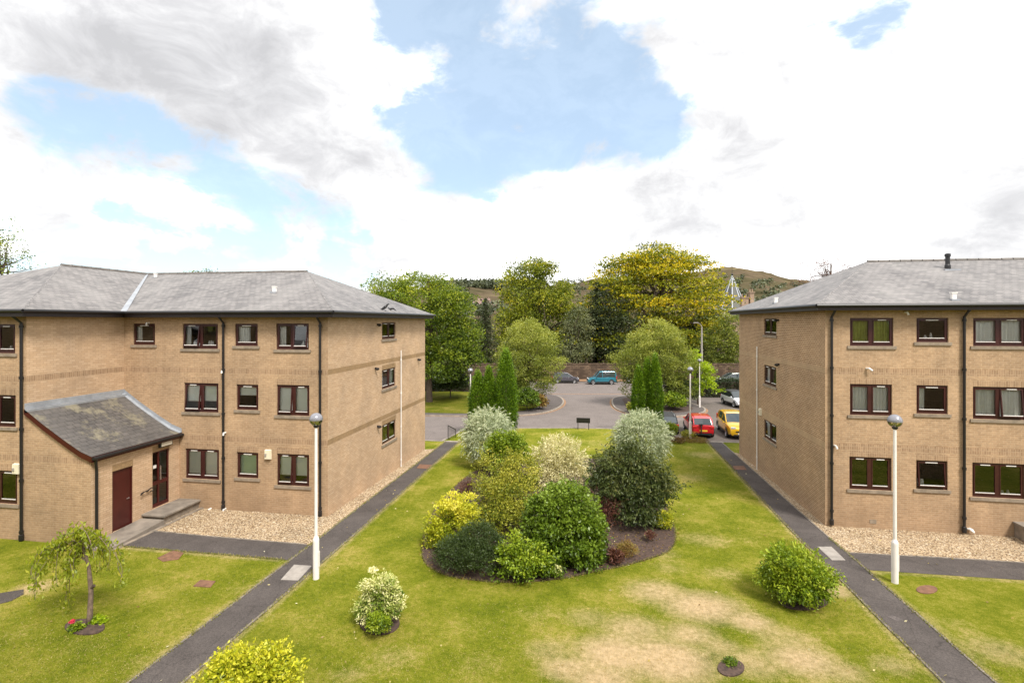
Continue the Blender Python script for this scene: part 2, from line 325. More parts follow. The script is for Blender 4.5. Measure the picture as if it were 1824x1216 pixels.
# ------------------------------------------------------------------ ground
EDGE = [(-70, 32.0), (-9.75, 32.0), (-9.3, 36.2), (-8.2, 36.9), (-5.5, 37.3), (-2, 38.0), (1.2, 38.3), (3.4, 37.4), (4.6, 35.6), (5.2, 34.9), (70, 34.9)]
def edgeY(X):
    for (a, ya), (b, yb) in zip(EDGE, EDGE[1:]):
        if a <= X <= b: return ya+(yb-ya)*(X-a)/(b-a)
    return EDGE[-1][1]
dry = []
for px, py, r, s in ((1130, 1120, .9, .75), (1050, 1100, .8, .55), (1400, 1140, .9, .6), (1230, 1130, .7, .8), (1340, 1180, .8, .7), (980, 1160, .7, .6), (1180, 985, .8, .5), (1330, 960, 1.2, .35), (1220, 900, 1.2, .35), (250, 1180, 1., .4), (430, 1050, .8, .4), (30, 1130, 1., .35), (1700, 1200, 1., .5), (1250, 1080, 1.0, 1), (1175, 1055, .9, .8), (1335, 1107, .6, .9), (1100, 1165, .9, 1), (1190, 1175, 1.0, 1.05), (1010, 1190, .6, .85), (1070, 1210, .8, .9), (1280, 1150, .6, .7),
                     (1430, 1175, .8, .9), (1500, 1195, .6, .7), (1590, 1185, .6, .6), (1250, 960, 1.2, .5), (1190, 1010, .8, .45), (1290, 1020, .9, .45), (1490, 1052, .45, .9), (1230, 850, 1.5, .45),
                     (700, 1170, .8, .45), (620, 1200, .6, .5), (860, 1110, 1.2, .35), (1780, 1160, .9, .6), (1700, 1110, .8, .4), (100, 1080, 1.2, .3), (150, 1150, 1.0, .4), (300, 1060, 1.2, .25), (60, 1047, .5, .8), (90, 1035, .3, .6),
                     (1060, 790, 2.5, .4), (1000, 775, 2, .35), (1250, 810, 1.5, .5), (850, 1180, 1., .4), (950, 1090, 1., .4)):
    p = G(px, py); dry.append((p.x, p.y, r, s))
def lawn():
    xs = np.unique(np.concatenate([np.linspace(-70, -34, 20), np.linspace(-34, 34, 300), np.linspace(34, 70, 20), [-9.75, -9.3]]))
    ts = np.linspace(0, 1, 170); V = []; D = []
    for x in xs:
        e = edgeY(x)
        for t in ts:
            y = -16+(e+16)*t; V.append((x, y, zlawn(y)))
    Va = np.array(V); Dv = np.zeros(len(V))
    for x, y, r, s in dry: Dv = np.maximum(Dv, s*np.exp(-((Va[:, 0]-x)**2*.7+(Va[:, 1]-y)**2*1.3)/(r*r*1.3)))
    for (x0, y0), (x1, y1) in PATHEDGES:      # scorched strips along the path edges
        d = np.array([x1-x0, y1-y0]); ln = np.hypot(*d); d = d/ln
        q = Va[:, :2]-np.array([x0, y0]); t = np.clip(q@d, 0, ln); dist = np.hypot(*(q-t[:, None]*d).T)
        Dv = np.maximum(Dv, .62*np.exp(-(dist/.28)**2))
    n = len(ts); nx = len(xs)
    Fc = [(i*n+j, (i+1)*n+j, (i+1)*n+j+1, i*n+j+1) for i in range(nx-1) for j in range(n-1)]
    me = bpy.data.meshes.new('lawn'); me.from_pydata(V, [], Fc); me.materials.append(M['grass'])
    a = me.attributes.new('dry', 'FLOAT', 'POINT'); a.data.foreach_set('value', Dv)
    me.polygons.foreach_set('use_smooth', [True]*len(Fc))
    o = bpy.data.objects.new('lawn', me); COL.objects.link(o); o['kind'] = 'structure'
def sheet(name, pts, mat, fn=zlawn, lift=.004, sub=1.5, skirt=0):
    """flat polygon laid on the ground, cut into strips so that it follows the fall of the ground"""
    import bmesh
    bm = bmesh.new(); bm.faces.new([bm.verts.new((p[0], p[1], 0)) for p in pts])
    ys = [p[1] for p in pts]; y = math.floor(min(ys)/sub)*sub
    cuts = [18.0, 37.0] + list(np.arange(y, max(ys), sub))
    for c in cuts:
        bmesh.ops.bisect_plane(bm, geom=bm.verts[:]+bm.edges[:]+bm.faces[:], plane_co=(0, c, 0), plane_no=(0, 1, 0))
    if skirt:
        r = bmesh.ops.extrude_face_region(bm, geom=bm.faces[:])
        low = [v for v in bm.verts if v not in [e for e in r['geom'] if isinstance(e, bmesh.types.BMVert)]]
        top = [e for e in r['geom'] if isinstance(e, bmesh.types.BMVert)]
        for v in bm.verts: v.co.z = fn(v.co.y)+lift
        for v in low: v.co.z -= skirt
    else:
        for v in bm.verts: v.co.z = fn(v.co.y)+lift
    bmesh.ops.recalc_face_normals(bm, faces=bm.faces[:])
    if not skirt and bm.faces[:] and bm.faces[0].normal.z < 0: bmesh.ops.reverse_faces(bm, faces=bm.faces[:])
    me = bpy.data.meshes.new(name); bm.to_mesh(me); bm.free(); me.materials.append(mat)
    o = bpy.data.objects.new(name, me); COL.objects.link(o); return o
def struct(o): o['kind'] = 'structure'; return o
# left building corners / right building corners
LX, LY0, LY1 = -10.15, 18.32, 29.74
WX, WY = -19.2, 14.64            # wing corner
PX = -16.62                      # porch door wall
RX, RY0, RY1 = 8.40, 20.53, 31.94
g2 = lambda px, py: (G(px, py).x, G(px, py).y)
pl = [g2(228.7, 1216), g2(593, 940), g2(795, 785.5)]; pr = [g2(819, 786), g2(645.5, 940), g2(325.5, 1216)]
def ext(a, b, y): t = (y-a[1])/(b[1]-a[1]); return (a[0]+(b[0]-a[0])*t, y)
pl0 = ext(pl[1], pl[0], 1.0); pr0 = ext(pr[1], pr[2], 1.0)
lpath = [pl0, *pl, pr[0], pr[1], pr[2], pr0]
ql = [g2(1679.6, 1216), g2(1424, 960), g2(1260, 787)]; qr = [g2(1283.5, 786), g2(1477, 958), g2(1773.4, 1216)]
ql0 = ext(ql[1], ql[0], 1.0); qr0 = ext(qr[1], qr[2], 1.0)
rpath = [qr0, qr[2], qr[1], qr[0], ql[2], ql[1], ql[0], ql0]
PATHEDGES = [(pl0, pl[1]), (pl[1], pl[2]), (pr0, pr[1]), (pr[1], pr[0]), (ql0, ql[1]), (ql[1], ql[2]), (qr0, qr[1]), (g2(505, 997), g2(215, 973)), (g2(1545, 1015), g2(1824, 1033))]
lawn()
struct(sheet('path_to_left_block', lpath, M['path'], lift=.012)); struct(sheet('path_to_right_block', rpath, M['path'], lift=.012))
lb = [g2(546, 970), g2(270, 946), g2(190, 938), g2(205, 974), g2(215, 973), g2(507, 997)]
lb = [(lb[0][0]+.12, lb[0][1]), *lb[1:5], (lb[5][0]+.12, lb[5][1])]
struct(sheet('branch_path_by_porch', lb, M['path'], lift=.008))
rb = [g2(1500, 984), g2(1545, 1015), g2(1824, 1033), (27, g2(1824, 1033)[1]-.3), (27, g2(1824, 1002)[1]-.3), g2(1824, 1002), g2(1506, 984)]
struct(sheet('branch_path_by_right_block', [(p[0]-(.12 if i in (0, 1) else 0), p[1]) for i, p in enumerate(rb)], M['path'], lift=.008))
gl = [g2(270, 946), g2(548, 970), pl[1], g2(779, 799), (LX-.02, LY1-.1), (LX-.02, LY0+.1), (-16.0, LY0+.1), (-16.0, 16.4)]
def gravel_bed(name, pts, label):
    o = sheet(name, pts, M['gravel'], lift=.006); o['kind'] = 'stuff'; return o
gravel_bed('gravel', gl, '')
gr = [qr[1], g2(1506, 984), g2(1824, 1002), (27, g2(1824, 1002)[1]-.3), (27, RY0+.1), (RX+.02, RY0+.1), (RX+.02, RY1-.1), g2(1304, 805)]
gravel_bed('gravel', gr, '')
AVOID = [lpath, rpath, list(lb), [tuple(v) for v in rb], list(gl), list(gr)]
def edging(name, line, label=None):
    mb = MB()
    for (a, b) in zip(line, line[1:]):
        a = Vector((*a, 0)); b = Vector((*b, 0)); n = max(1, int((b-a).length/.9)); t = (b-a).normalized(); s = Vector((-t.y, t.x, 0))*.025
        for i in range(n):
            p = a.lerp(b, i/n)+t*.006; q = a.lerp(b, (i+1)/n)-t*.006; w = random.uniform(-.008, .008); h = .028+random.uniform(-.006, .006)
            z0 = zlawn(p.y); z1 = zlawn(q.y); o = Vector((-t.y, t.x, 0))*w
            c = [p-s+o, q-s+o, q+s+o, p+s+o]; zs = [z0, z1, z1, z0]
            bot = [Vector((v.x, v.y, z-.05)) for v, z in zip(c, zs)]; top = [Vector((v.x, v.y, z+h)) for v, z in zip(c, zs)]
            mb.face(top); 
            for k in range(4): mb.face([bot[k], bot[(k+1) % 4], top[(k+1) % 4], top[k]])
    return struct(mb.build(name, M['edging']))
edging('path_edging', [pl0, pl[1], pl[2]]); edging('path_edging', [qr0, qr[1], qr[0]]); edging('path_edging', [g2(268, 946), g2(546, 970)]); edging('path_edging', [g2(1508, 984), g2(1824, 1002)])
edging('path_edging', [pr0, pr[1], pr[0]]); edging('path_edging', [ql0, ql[1], ql[2]])
# retaining edge where the lawn ends above the road
mb = MB()
for (a, ya), (b, yb) in zip(EDGE, EDGE[1:]):
    n = max(1, int(math.hypot(b-a, yb-ya)/1.0))
    for i in range(n):
        x0 = a+(b-a)*i/n; x1 = a+(b-a)*(i+1)/n; y0 = ya+(yb-ya)*i/n; y1 = ya+(yb-ya)*(i+1)/n
        t = Vector((x1-x0, y1-y0, 0)).normalized(); s = Vector((-t.y, t.x, 0))*.14; p = Vector((x0, y0, 0)); q = Vector((x1, y1, 0))
        za = zlawn(y0)+.03; zb = zlawn(y1)+.03
        T = [Vector((p.x, p.y, za)), Vector((q.x, q.y, zb)), Vector((q.x+s.x, q.y+s.y, zb)), Vector((p.x+s.x, p.y+s.y, za))]
        B = [Vector((v.x, v.y, -1.2)) for v in T]; mb.face(T)
        for k in range(4): mb.face([B[k], B[(k+1) % 4], T[(k+1) % 4], T[k]])
struct(mb.build('kerb_retaining_lawn', M['kerb']))
# road plane, street, parking, pavement islands
struct(sheet('road', [(-90, 31.4), (90, 31.4), (90, 78), (-90, 78)], M['road'], zroad, 0, 3))
struct(sheet('parking_area', [(4.6, 35.2), (40, 35.2), (40, 60.4), (9.6, 60.4), (10.3, 52), (9.4, 48.4), (6.5, 44)], M['park'], zroad, .004, 3))
def arc(pts, n=6):
    out = []
    P = [Vector((*p, 0)) for p in pts]
    for i in range(len(P)-1):
        p0 = P[max(i-1, 0)]; p1 = P[i]; p2 = P[i+1]; p3 = P[min(i+2, len(P)-1)]
        for k in range(n):
            t = k/n; out.append((.5*((2*p1)+(p2-p0)*t+(2*p0-5*p1+4*p2-p3)*t*t+(3*p1-p0-3*p2+p3)*t**3)).to_tuple()[:2])
    out.append(pts[-1]); return out
def inset(c, d, cx, cy):
    return [(x+(cx-x)/max(.1, math.hypot(cx-x, cy-y))*d, y+(cy-y)/max(.1, math.hypot(cx-x, cy-y))*d) for x, y in c]
cl = arc([(-60, 42.2), (-25, 42.8), (-15, 43.4), (-8.5, 44.3), (-5.0, 46.2), (-3.4, 50), (-3.3, 55), (-4.8, 59), (-9, 60.6), (-25, 60.6), (-60, 60)])
crn = arc([(9, 60.4), (4.5, 60.4), (2.2, 58), (1.7, 54), (2.1, 49.6), (3.8, 46.9), (6.6, 46.6), (9.4, 48.5), (10.5, 51.6), (9.9, 55), (9.4, 58), (9, 60.4)])[:-1]
for c, cc, gi in ((cl, (-30, 51.5), 2.0), (crn, (5.8, 53.5), 1.3)):
    struct(sheet('kerb', c, M['kerb'], zroad, .11, 3, .2)); 
    struct(sheet('pavement', inset(c, .16, *cc), M['pavement'], zroad, .116, 3))
    struct(sheet('verge_grass' if c is cl else 'planting_soil', inset(c, gi, *cc), M['grass2'] if c is cl else M['mulch'], zroad, .125, 3))
    o = sheet('fallen_leaves', [p for p in inset(c, -.2, *cc)], M['leaflitter'], zroad, .005, 3); o['kind'] = 'stuff'
def cam2(u, d): p = at(CX+u/d*F, HZ, d); return (p.x, p.y)       # u metres right of the axis, d metres out
struct(sheet('far_pavement', [cam2(-80, 73.8), cam2(70, 73.8), cam2(70, 76.2), cam2(-80, 76.2)], M['leaflitter'], lambda y: -1.16, .03, 200))
struct(sheet('road_joint', [cam2(-60, 60.2), cam2(40, 60.2), cam2(40, 60.5), cam2(-60, 60.5)], M['leaflitter'], zroad, .006, 3))
# terrain reaching the horizon, rising into the hills
def terrain():
    ds = np.concatenate([np.linspace(-20, 100, 13), np.geomspace(110, 3200, 60)]); th = np.linspace(-1.6, 1.35, 190)
    prof = [(-400, 540), (300, 545), (640, 525), (760, 517), (815, 513), (880, 514), (940, 518), (1000, 510), (1045, 505), (1090, 503), (1180, 498), (1250, 489), (1285, 486), (1320, 486), (1350, 490), (1400, 499), (1440, 506), (1500, 515), (1650, 530), (2400, 545)]
    px = [p[0] for p in prof]; py = [p[1] for p in prof]
    V = []; n = len(th)
    for d in ds.tolist():
        for t in th.tolist():
            u = math.tan(t*.8); X = CX+u*F; z = -1.45
            if d > 170:
                y = np.interp(X, px, py); rim = 1500 if X > 970 else 760
                zt = (HZ-y)/F*rim+H; k = min(1, max(0, (d-170)/(rim-170))); k = k*k*(3-2*k) if d <= rim else 1-.25*min(1, (d-rim)/1200)
                z = -1.45+(zt+1.45)*k + (1 if d > 300 else 0)*k*(4*sin(X*.031+d*.004)+3*sin(X*.083+d*.011)+2*sin(X*.19+d*.02))*min(1, d/1500)*(1-.95*max(0, 1-abs(d-rim)/150))
            p = Vector((0, 0, 0))+d*(FW+u*RT) if d > 0 else Vector((u*90, d, 0)); V.append((p.x, p.y, z))
    Fc = [(i*n+j, i*n+j+1, (i+1)*n+j+1, (i+1)*n+j) for i in range(len(ds)-1) for j in range(n-1)]
    me = bpy.data.meshes.new('hills'); me.from_pydata(V, [], Fc); me.polygons.foreach_set('use_smooth', [True]*len(Fc))
    m, nt, b = nodes('moorland'); g = geo(nt)
    r = ramp(nt, [(.30, (.045, .042, .022)), (.45, (.085, .072, .040)), (.55, (.11, .082, .055)), (.63, (.13, .11, .055)), (.70, (.36, .28, .17))]); nt.links.new(noise(nt, geo(nt, (1, 1, 2.5)), .008, 9, .68), r.inputs[0])
    r2 = ramp(nt, [(.35, (.6, .6, .6)), (.65, (1.3, 1.3, 1.3))]); nt.links.new(noise(nt, g, .07, 5, .7), r2.inputs[0])
    nt.links.new(mixc(nt, r.outputs[0], r2.outputs[0], .8, 'MULTIPLY'), b.inputs['Base Color']); b.inputs['Roughness'].default_value = 1; b.inputs['Specular IOR Level'].default_value = 0
    me.materials.append(m); o = bpy.data.objects.new('hills', me); COL.objects.link(o); o['kind'] = 'structure'
terrain()
mb = MB(); mb.face([(-4000, -3000, -1.9), (4000, -3000, -1.9), (4000, 4000, -1.9), (-4000, 4000, -1.9)]); struct(mb.build('ground', M['grass2']))
# ------------------------------------------------------------------ foliage
def leaf_obj(name, P, D, Ln, wr, tone, mat, parent=None, off=(0, 0, 0), bend=None):
    n = len(P); P = P-np.array(off); D = D/np.linalg.norm(D, axis=1, keepdims=True)
    R = rng.normal(size=(n, 3)); S = np.cross(D, R); S /= np.linalg.norm(S, axis=1, keepdims=True)+1e-9
    Ln = np.asarray(Ln)[:, None]*np.ones((n, 1)); W = Ln*wr*.5
    V = np.empty((n, 4, 3)); V[:, 0] = P-D*Ln*.5; V[:, 1] = P+S*W+D*Ln*.05; V[:, 2] = P+D*Ln*.5; V[:, 3] = P-S*W+D*Ln*.05
    me = bpy.data.meshes.new(name); me.vertices.add(4*n); me.vertices.foreach_set('co', V.reshape(-1))
    me.loops.add(4*n); me.loops.foreach_set('vertex_index', np.arange(4*n, dtype=np.int32))
    me.polygons.add(n); me.polygons.foreach_set('loop_start', np.arange(0, 4*n, 4, dtype=np.int32)); me.polygons.foreach_set('loop_total', np.full(n, 4, dtype=np.int32))
    a = me.attributes.new('tone', 'FLOAT', 'FACE'); a.data.foreach_set('value', np.clip(tone, 0, 1).astype(np.float32))
    me.materials.append(mat); me.update(); me.validate()
    o = bpy.data.objects.new(name, me); COL.objects.link(o)
    if parent: o.parent = parent
    return o
def unit(n, up=-.35):
    v = rng.normal(size=(n*3, 3)); v /= np.linalg.norm(v, axis=1, keepdims=True); v = v[v[:, 2] > up][:n]; return v
def crown_pts(lobes, ncl, shell=.45, up=-.35, rough=.16):
    ar = np.array([(l[3]*l[4]*l[5])**(2/3) for l in lobes]); pick = rng.choice(len(lobes), ncl, p=ar/ar.sum())
    U = unit(ncl, up); ncl = len(U); pick = pick[:ncl]; Lb = np.array(lobes)[pick]
    ph = rng.uniform(0, 6, 6)
    w = 1+rough*(np.sin(5*U[:, 0]+ph[0])*np.sin(4*U[:, 2]+ph[1])+.7*np.sin(9*U[:, 1]+ph[2])*np.sin(8*U[:, 2]+ph[3])+.5*np.sin(15*U[:, 0]+ph[4])*np.sin(13*U[:, 1]+ph[5]))
    r = (1-shell*rng.random(ncl)**1.4)*w
    return Lb[:, :3]+U*Lb[:, 3:6]*r[:, None], U, r/w
def crown(name, lobes, mat, parent, off, ncl=400, per=30, cr=.18, leaf=.08, wr=.5, flat=.7, shell=.45, up=-.35, rough=.16, outw=.6, down=0.0, tone=(.5, .22), ctone=.22, tip=0., zt=0.):
    C, U, r = crown_pts(lobes, ncl, shell, up, rough); n = len(C)
    k = np.repeat(np.arange(n), per); q = rng.normal(size=(len(k), 3)); ql = np.linalg.norm(q, axis=1, keepdims=True); q = q/ql*np.where(rng.random(ql.shape) < .72, .8+.25*rng.random(ql.shape), 1.25*rng.random(ql.shape))*1.25
    rs = cr*(.6+.8*rng.random(n)); P = C[k]+q*rs[k][:, None]*np.array([1, 1, flat])
    D = rng.normal(size=(len(k), 3))*.9+U[k]*outw*.9+q*outw*1.3; D[:, 2] -= down*2
    ct = rng.normal(0, ctone*1.25, n)
    z0 = min(l[2]-l[5] for l in lobes); z1 = max(l[2]+l[5] for l in lobes)
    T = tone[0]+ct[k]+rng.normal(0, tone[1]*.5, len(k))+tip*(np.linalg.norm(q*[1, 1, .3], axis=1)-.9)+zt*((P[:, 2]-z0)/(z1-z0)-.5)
    keep = P[:, 2] > off[2]+.02
    Ls = leaf*(.65+.7*rng.random(len(k)))
    leaf_obj(name, P[keep], D[keep], Ls[keep], wr, T[keep], mat, parent, off); return C
def limbs(name, base, top, r0, C, n, parent, off, mat, k=7, jit=.15, twig=.25):
    mb = MB(); base = Vector(base); top = Vector(top); pts = []
    for i in range(6):
        t = i/5; p = base.lerp(top, t); 
        if 0 < i: p += Vector((random.uniform(-1, 1), random.uniform(-1, 1), 0))*r0*.7
        pts.append(p)
    mb.tube([pts[0]-Vector((0, 0, .15))]+pts, [r0*1.45]+[r0*(1.15-.8*i/5) for i in range(6)], 9)
    for j in np.linspace(0, len(C)-1, n).astype(int) if len(C) else []:
        e = Vector(C[j]); t = random.uniform(.3, .95); s = base.lerp(top, t); m1 = s.lerp(e, .35)+Vector((0, 0, (e-s).length*.1)); m2 = s.lerp(e, .7)+Vector((random.uniform(-1, 1), random.uniform(-1, 1), .3))*(e-s).length*.07
        rr = r0*twig*(1.3-t*.6)*1.4; mb.tube([s, m1, m2, e], [rr, rr*.7, rr*.45, rr*.12], 5)
    return mb.build(name, mat, parent, off, smooth=True)
def shrub(name, label, cat, x0, x1, ytop, d, mat, zb=None, ry=None, group=None, lobes=None, stem=True, fn=zlawn, low=.0, sprout=None, **k):
    c = at((x0+x1)/2, HZ, d); g = fn(c.y) if zb is None else zb; cr_ = k.get('cr', .18); rx = (x1-x0)/2*d/F-cr_*.4; zt = zat(ytop, d)-cr_*.4; h = zt-g
    t = thing(name, (c.x, c.y, g), label, cat, group)
    ry = ry or rx*.9
    if lobes is None: L_ = [(c.x, c.y, g+h*(.5+low), rx*.9, ry, h*(.5-low)*.95)]
    else: L_ = [(c.x+a*rx*RT.x+b*ry*FW.x, c.y+a*rx*RT.y+b*ry*FW.y, g+z*h, s*rx, s*ry, sz*h) for a, b, z, s, sz in lobes]
    C = crown('foliage', L_, mat, t, (c.x, c.y, g), **k)
    if sprout:
        n_, ln_ = sprout; m_ = len(C); idx = rng.integers(0, m_, n_); cen = np.array([c.x, c.y, g+h*.4]); lf = k.get('leaf', .08); Ps = []; Ds = []; Ts = []
        for i_ in idx:
            dv = (C[i_]-cen)/np.array([rx, ry, h*.5]); dv = dv/np.linalg.norm(dv)*.8+rng.normal(0, .35, 3)+np.array([0, 0, .35]); dv /= np.linalg.norm(dv); l_ = ln_*rng.uniform(.5, 1.4); t_ = k.get('tone', (.5, .2))[0]+rng.normal(.08, .12); N_ = max(5, int(l_/(lf*.32)))
            for q_ in range(N_):
                f_ = q_/N_; Ps.append(C[i_]+dv*(l_*f_+k.get('cr', .18)*.6)+np.array([0, 0, -.25*l_*f_*f_])+rng.normal(0, lf*.25, 3)); Ds.append(dv+rng.normal(0, .7, 3)-np.array([0, 0, .3*f_])); Ts.append(t_+rng.normal(0, .07))
        leaf_obj('foliage', np.array(Ps), np.array(Ds), lf*(.6+.6*rng.random(len(Ps))), k.get('wr', .5), np.array(Ts), mat, t, (c.x, c.y, g))
    if stem: limbs('stem', (c.x, c.y, g), (c.x, c.y, g+h*.55), max(.03, rx*.035), C, 14, t, (c.x, c.y, g), M['bark'], twig=.45)
    return t
# ------------------------------------------------------------------ buildings
BM = [M['brick'], M['soldier'], M['smooth'], M['brick_sunlit'], M['smooth_light'], M['brick_flank']]
def wall_panel(mb, p0, p1, zb, zt, holes=(), bands=(), lint=.225, m0=0, mband=1, rev=.10, inward=None, poly=None):
    """brick wall from p0 to p1 with real openings; holes = (s0,s1,z0,z1,lintel?)"""
    p0 = Vector((*p0, 0)); p1 = Vector((*p1, 0)); Ln = (p1-p0).length; u = (p1-p0)/Ln; nin = Vector((*inward, 0))
    S = {0, Ln}; Zs = {zb, zt}
    for s0, s1, z0, z1, lt in holes:
        S |= {s0, s1}; Zs |= {z0, z1}
        if lt: Zs |= {min(zt, z1+lint)}
    for a, b in bands: Zs |= {a, b}
    S = sorted(S); Zs = sorted(Zs)
    flip = u.cross(Vector((0, 0, 1))).dot(-nin) < 0
    def quad(a, b, m):
        q = [a[0], a[1], b[1], b[0]]; mb.face(q[::-1] if flip else q, m)
    for i in range(len(S)-1):
        for j in range(len(Zs)-1):
            sc = (S[i]+S[i+1])/2; zc = (Zs[j]+Zs[j+1])/2
            if any(a < sc < b and c < zc < d for a, b, c, d, _ in holes): continue
            m = m0
            if any(a < zc < b for a, b in bands): m = mband
            if any(lt and a-.001 < sc < b+.001 and d < zc < d+lint for a, b, c, d, lt in holes): m = mband
            P = lambda s, z: p0+u*s+Vector((0, 0, z))
            quad((P(S[i], Zs[j]), P(S[i+1], Zs[j])), (P(S[i], Zs[j+1]), P(S[i+1], Zs[j+1])), m)
    for a, b, c, d, _ in holes:
        P = lambda s, z, k: p0+u*s+Vector((0, 0, z))+nin*k*rev
        for (s0, z0), (s1, z1) in (((a, c), (b, c)), ((b, c), (b, d)), ((b, d), (a, d)), ((a, d), (a, c))):
            mb.face([P(s0, z0, 0), P(s1, z1, 0), P(s1, z1, 1), P(s0, z0, 1)], m0)
def window(parent, off, o, u, n, w, h, double, dress, openl=0, vents=3, label=None):
    """o = lower left corner of the opening on the wall face, u along the wall, n outward"""
    o = Vector(o); u = Vector(u); n = Vector(n); Z = Vector((0, 0, 1))
    def B(mb, s0, s1, z0, z1, k0, k1, m=0):      # k = depth behind the wall face
        c = [o+u*s+Z*z-n*k for s, z, k in ((s0, z0, k0), (s1, z0, k0), (s1, z0, k1), (s0, z0, k1), (s0, z1, k0), (s1, z1, k0), (s1, z1, k1), (s0, z1, k1))]
        i = len(mb.v); mb.v += [tuple(p) for p in c]
        for q in ((0, 3, 2, 1), (4, 5, 6, 7), (0, 1, 5, 4), (1, 2, 6, 5), (2, 3, 7, 6), (3, 0, 4, 7)): mb.f.append(tuple(i+t for t in q)); mb.m.append(m)
    fw = .065; mb = MB(); e = .003
    B(mb, e, w-e, e, fw*1.5, .05, .12); B(mb, e, w-e, h-fw, h-e, .05, .12); B(mb, e, fw, fw*1.5, h-fw, .052, .118); B(mb, w-fw, w-e, fw*1.5, h-fw, .052, .118)
    bays = [(fw, w-fw)]
    if double: B(mb, w/2-.05, w/2+.05, fw*1.5, h-fw, .045, .122); bays = [(fw, w/2-.05), (w/2+.05, w-fw)]
    f = mb.build('window', M['frame'], parent, off)
    if label: f['label'] = label
    for i, (a, b) in enumerate(bays):
        mb = MB(); c = fw*1.5; d = h-fw; sw = .04; tilt = openl if i == (0 if openl > 0 else 1) else 0; tilt = abs(tilt)
        i0 = len(mb.v)
        B(mb, a+.004, b-.004, c+.004, c+sw, .03, .09); B(mb, a+.004, b-.004, d-sw, d-.004, .03, .09); B(mb, a+.004, a+sw, c+sw, d-sw, .033, .088); B(mb, b-sw, b-.004, c+sw, d-sw, .033, .088)
        g = MB(); g.face([o+u*(a+sw)+Z*(c+sw)-n*.057, o+u*(b-sw)+Z*(c+sw)-n*.057, o+u*(b-sw)+Z*(d-sw)-n*.057, o+u*(a+sw)+Z*(d-sw)-n*.057])
        bd = MB(); B(bd, a+sw, b-sw, c+sw, c+sw+.025, .04, .054)
        tv = MB(); B(tv, a+(b-a)*.28, b-(b-a)*.28, d-.03, d-.006, .012, .0295)
        if tilt:
            for q in (mb, g, bd):       # top-hung casement pushed open at the bottom
                nv = []
                for p in q.v:
                    p = Vector(p); z = (p-o).z; k = (d-z)/(d-c)*tilt; nv.append(tuple(p+n*k))
                q.v = nv
        mb.build('casement', M['frame'], f, off); g.build('pane', M['glass'], f, off); bd.build('glazing_bead', M['white'], f, off)
        if (vents >> i) & 1: tv.build('trickle_vent', M['white'], f, off)
        dr = dress[i] if isinstance(dress, (list, tuple)) else dress
        if dr.startswith('blind'):
            fr = float(dr.split(':')[1]) if ':' in dr else 1.0; q = MB(); B(q, a-.03, b+.03, d-(d-c)*fr+.02, d, .128, .132); q.build('roller_blind', M['blind_green' if 'green' in dr else 'blind'], f, off)
            q = MB(); B(q, a-.03, b+.03, d-(d-c)*fr, d-(d-c)*fr+.0195, .126, .136); q.build('blind_rail', M['white'], f, off)
        elif dr.startswith('curtain') or dr.startswith('net'):
            part = float(dr.split(':')[1]) if ':' in dr else 1.0; mm = 'greencurtain' if 'green' in dr else 'net'
            q = MB(); s0, s1 = (a-.04, b+.04); 
            if part < 1: s0, s1 = (s0, s0+(s1-s0)*part) if i == 0 or not double else (s1-(s1-s0)*part, s1)
            K = int((s1-s0)/.018); ph = random.uniform(0, 6)
            pr_ = [(s0+(s1-s0)*t/K,   .17+.03*sin(t*1.1+ph+1.3*sin(t*.23))) for t in range(K+1)]
            for (sa, ka), (sb, kb) in zip(pr_, pr_[1:]):
                q.face([o+u*sa-n*ka+Z*(c-.03), o+u*sb-n*kb+Z*(c-.03), o+u*sb-n*kb+Z*(d+.03), o+u*sa-n*ka+Z*(d+.03)])
            q.build('curtain', M[mm], f, off, smooth=True)
        if dr in ('none', 'curtain:.25') and random.random() < .8:       # things on the inner window board
            for _ in range(random.randint(2, 4)):
                q = MB(); s = random.uniform(a+.1, b-.1); p = o+u*s-n*.26+Z*(c+.02); hh = random.uniform(.08, .22); q.lathe([(.0, 0), (.04, 0), (.045, hh*.5), (.025, hh*.8), (.03, hh)], 8, tuple(p))
                q.build('ornament', M['white'], f, off)
    sl = MB(); B(sl, -.09, w+.09, -.11, -.002, -.045, .10)
    sl.build('sill', M['sill'], f, off)
    ib = MB(); B(ib, .01, w-.01, -.03, fw*1.4, .123, .33); ib.build('inner_board', M['white'], f, off)
    return f
def hipslopes(mb, polys, m=0):
    for p in polys: mb.face(p, m)
def roof_vent(parent, off, p, s=.7):
    q = MB(); q.box((-.10*s, -.08*s, -.1), (.10*s, .08*s, .30*s)); q.box((-.13*s, -.10*s, .30*s), (.13*s, .10*s, .36*s)); q.box((-.2*s, -.2*s, -.05), (.2*s, .1*s, .01), m=1)
    q.v = [tuple(Vector(v)+p) for v in q.v]; q.build('roof_vent', [M['white'], M['lead']], parent, off)
def downpipe(parent, off, x, y, ztop, zb, n, overhang=.42, col='black', r=.045, kick=True):
    q = MB(); n = Vector((*n, 0)); b = Vector((x, y, 0))+n*.075
    if kick: q.tube([b+n*(overhang-.1)+Vector((0, 0, ztop)), b+n*(overhang-.12)+Vector((0, 0, ztop-.12)), b+Vector((0, 0, ztop-.38)), b+Vector((0, 0, zb))], r, 8)
    else: q.tube([b+Vector((0, 0, ztop)), b+Vector((0, 0, zb))], r, 6)
    z = ztop-.5
    while z > zb+.2: q.lathe([(r, -.05), (r*1.45, -.045), (r*1.45, .045), (r, .05)], 8, tuple(b+Vector((0, 0, z)))); z -= 1.75
    if kick: q.lathe([(r, .22), (r*1.6, .2), (r*1.6, .02), (r*1.3, 0)], 8, tuple(b+Vector((0, 0, zb))))
    return q.build('downpipe', M[col], parent, off)
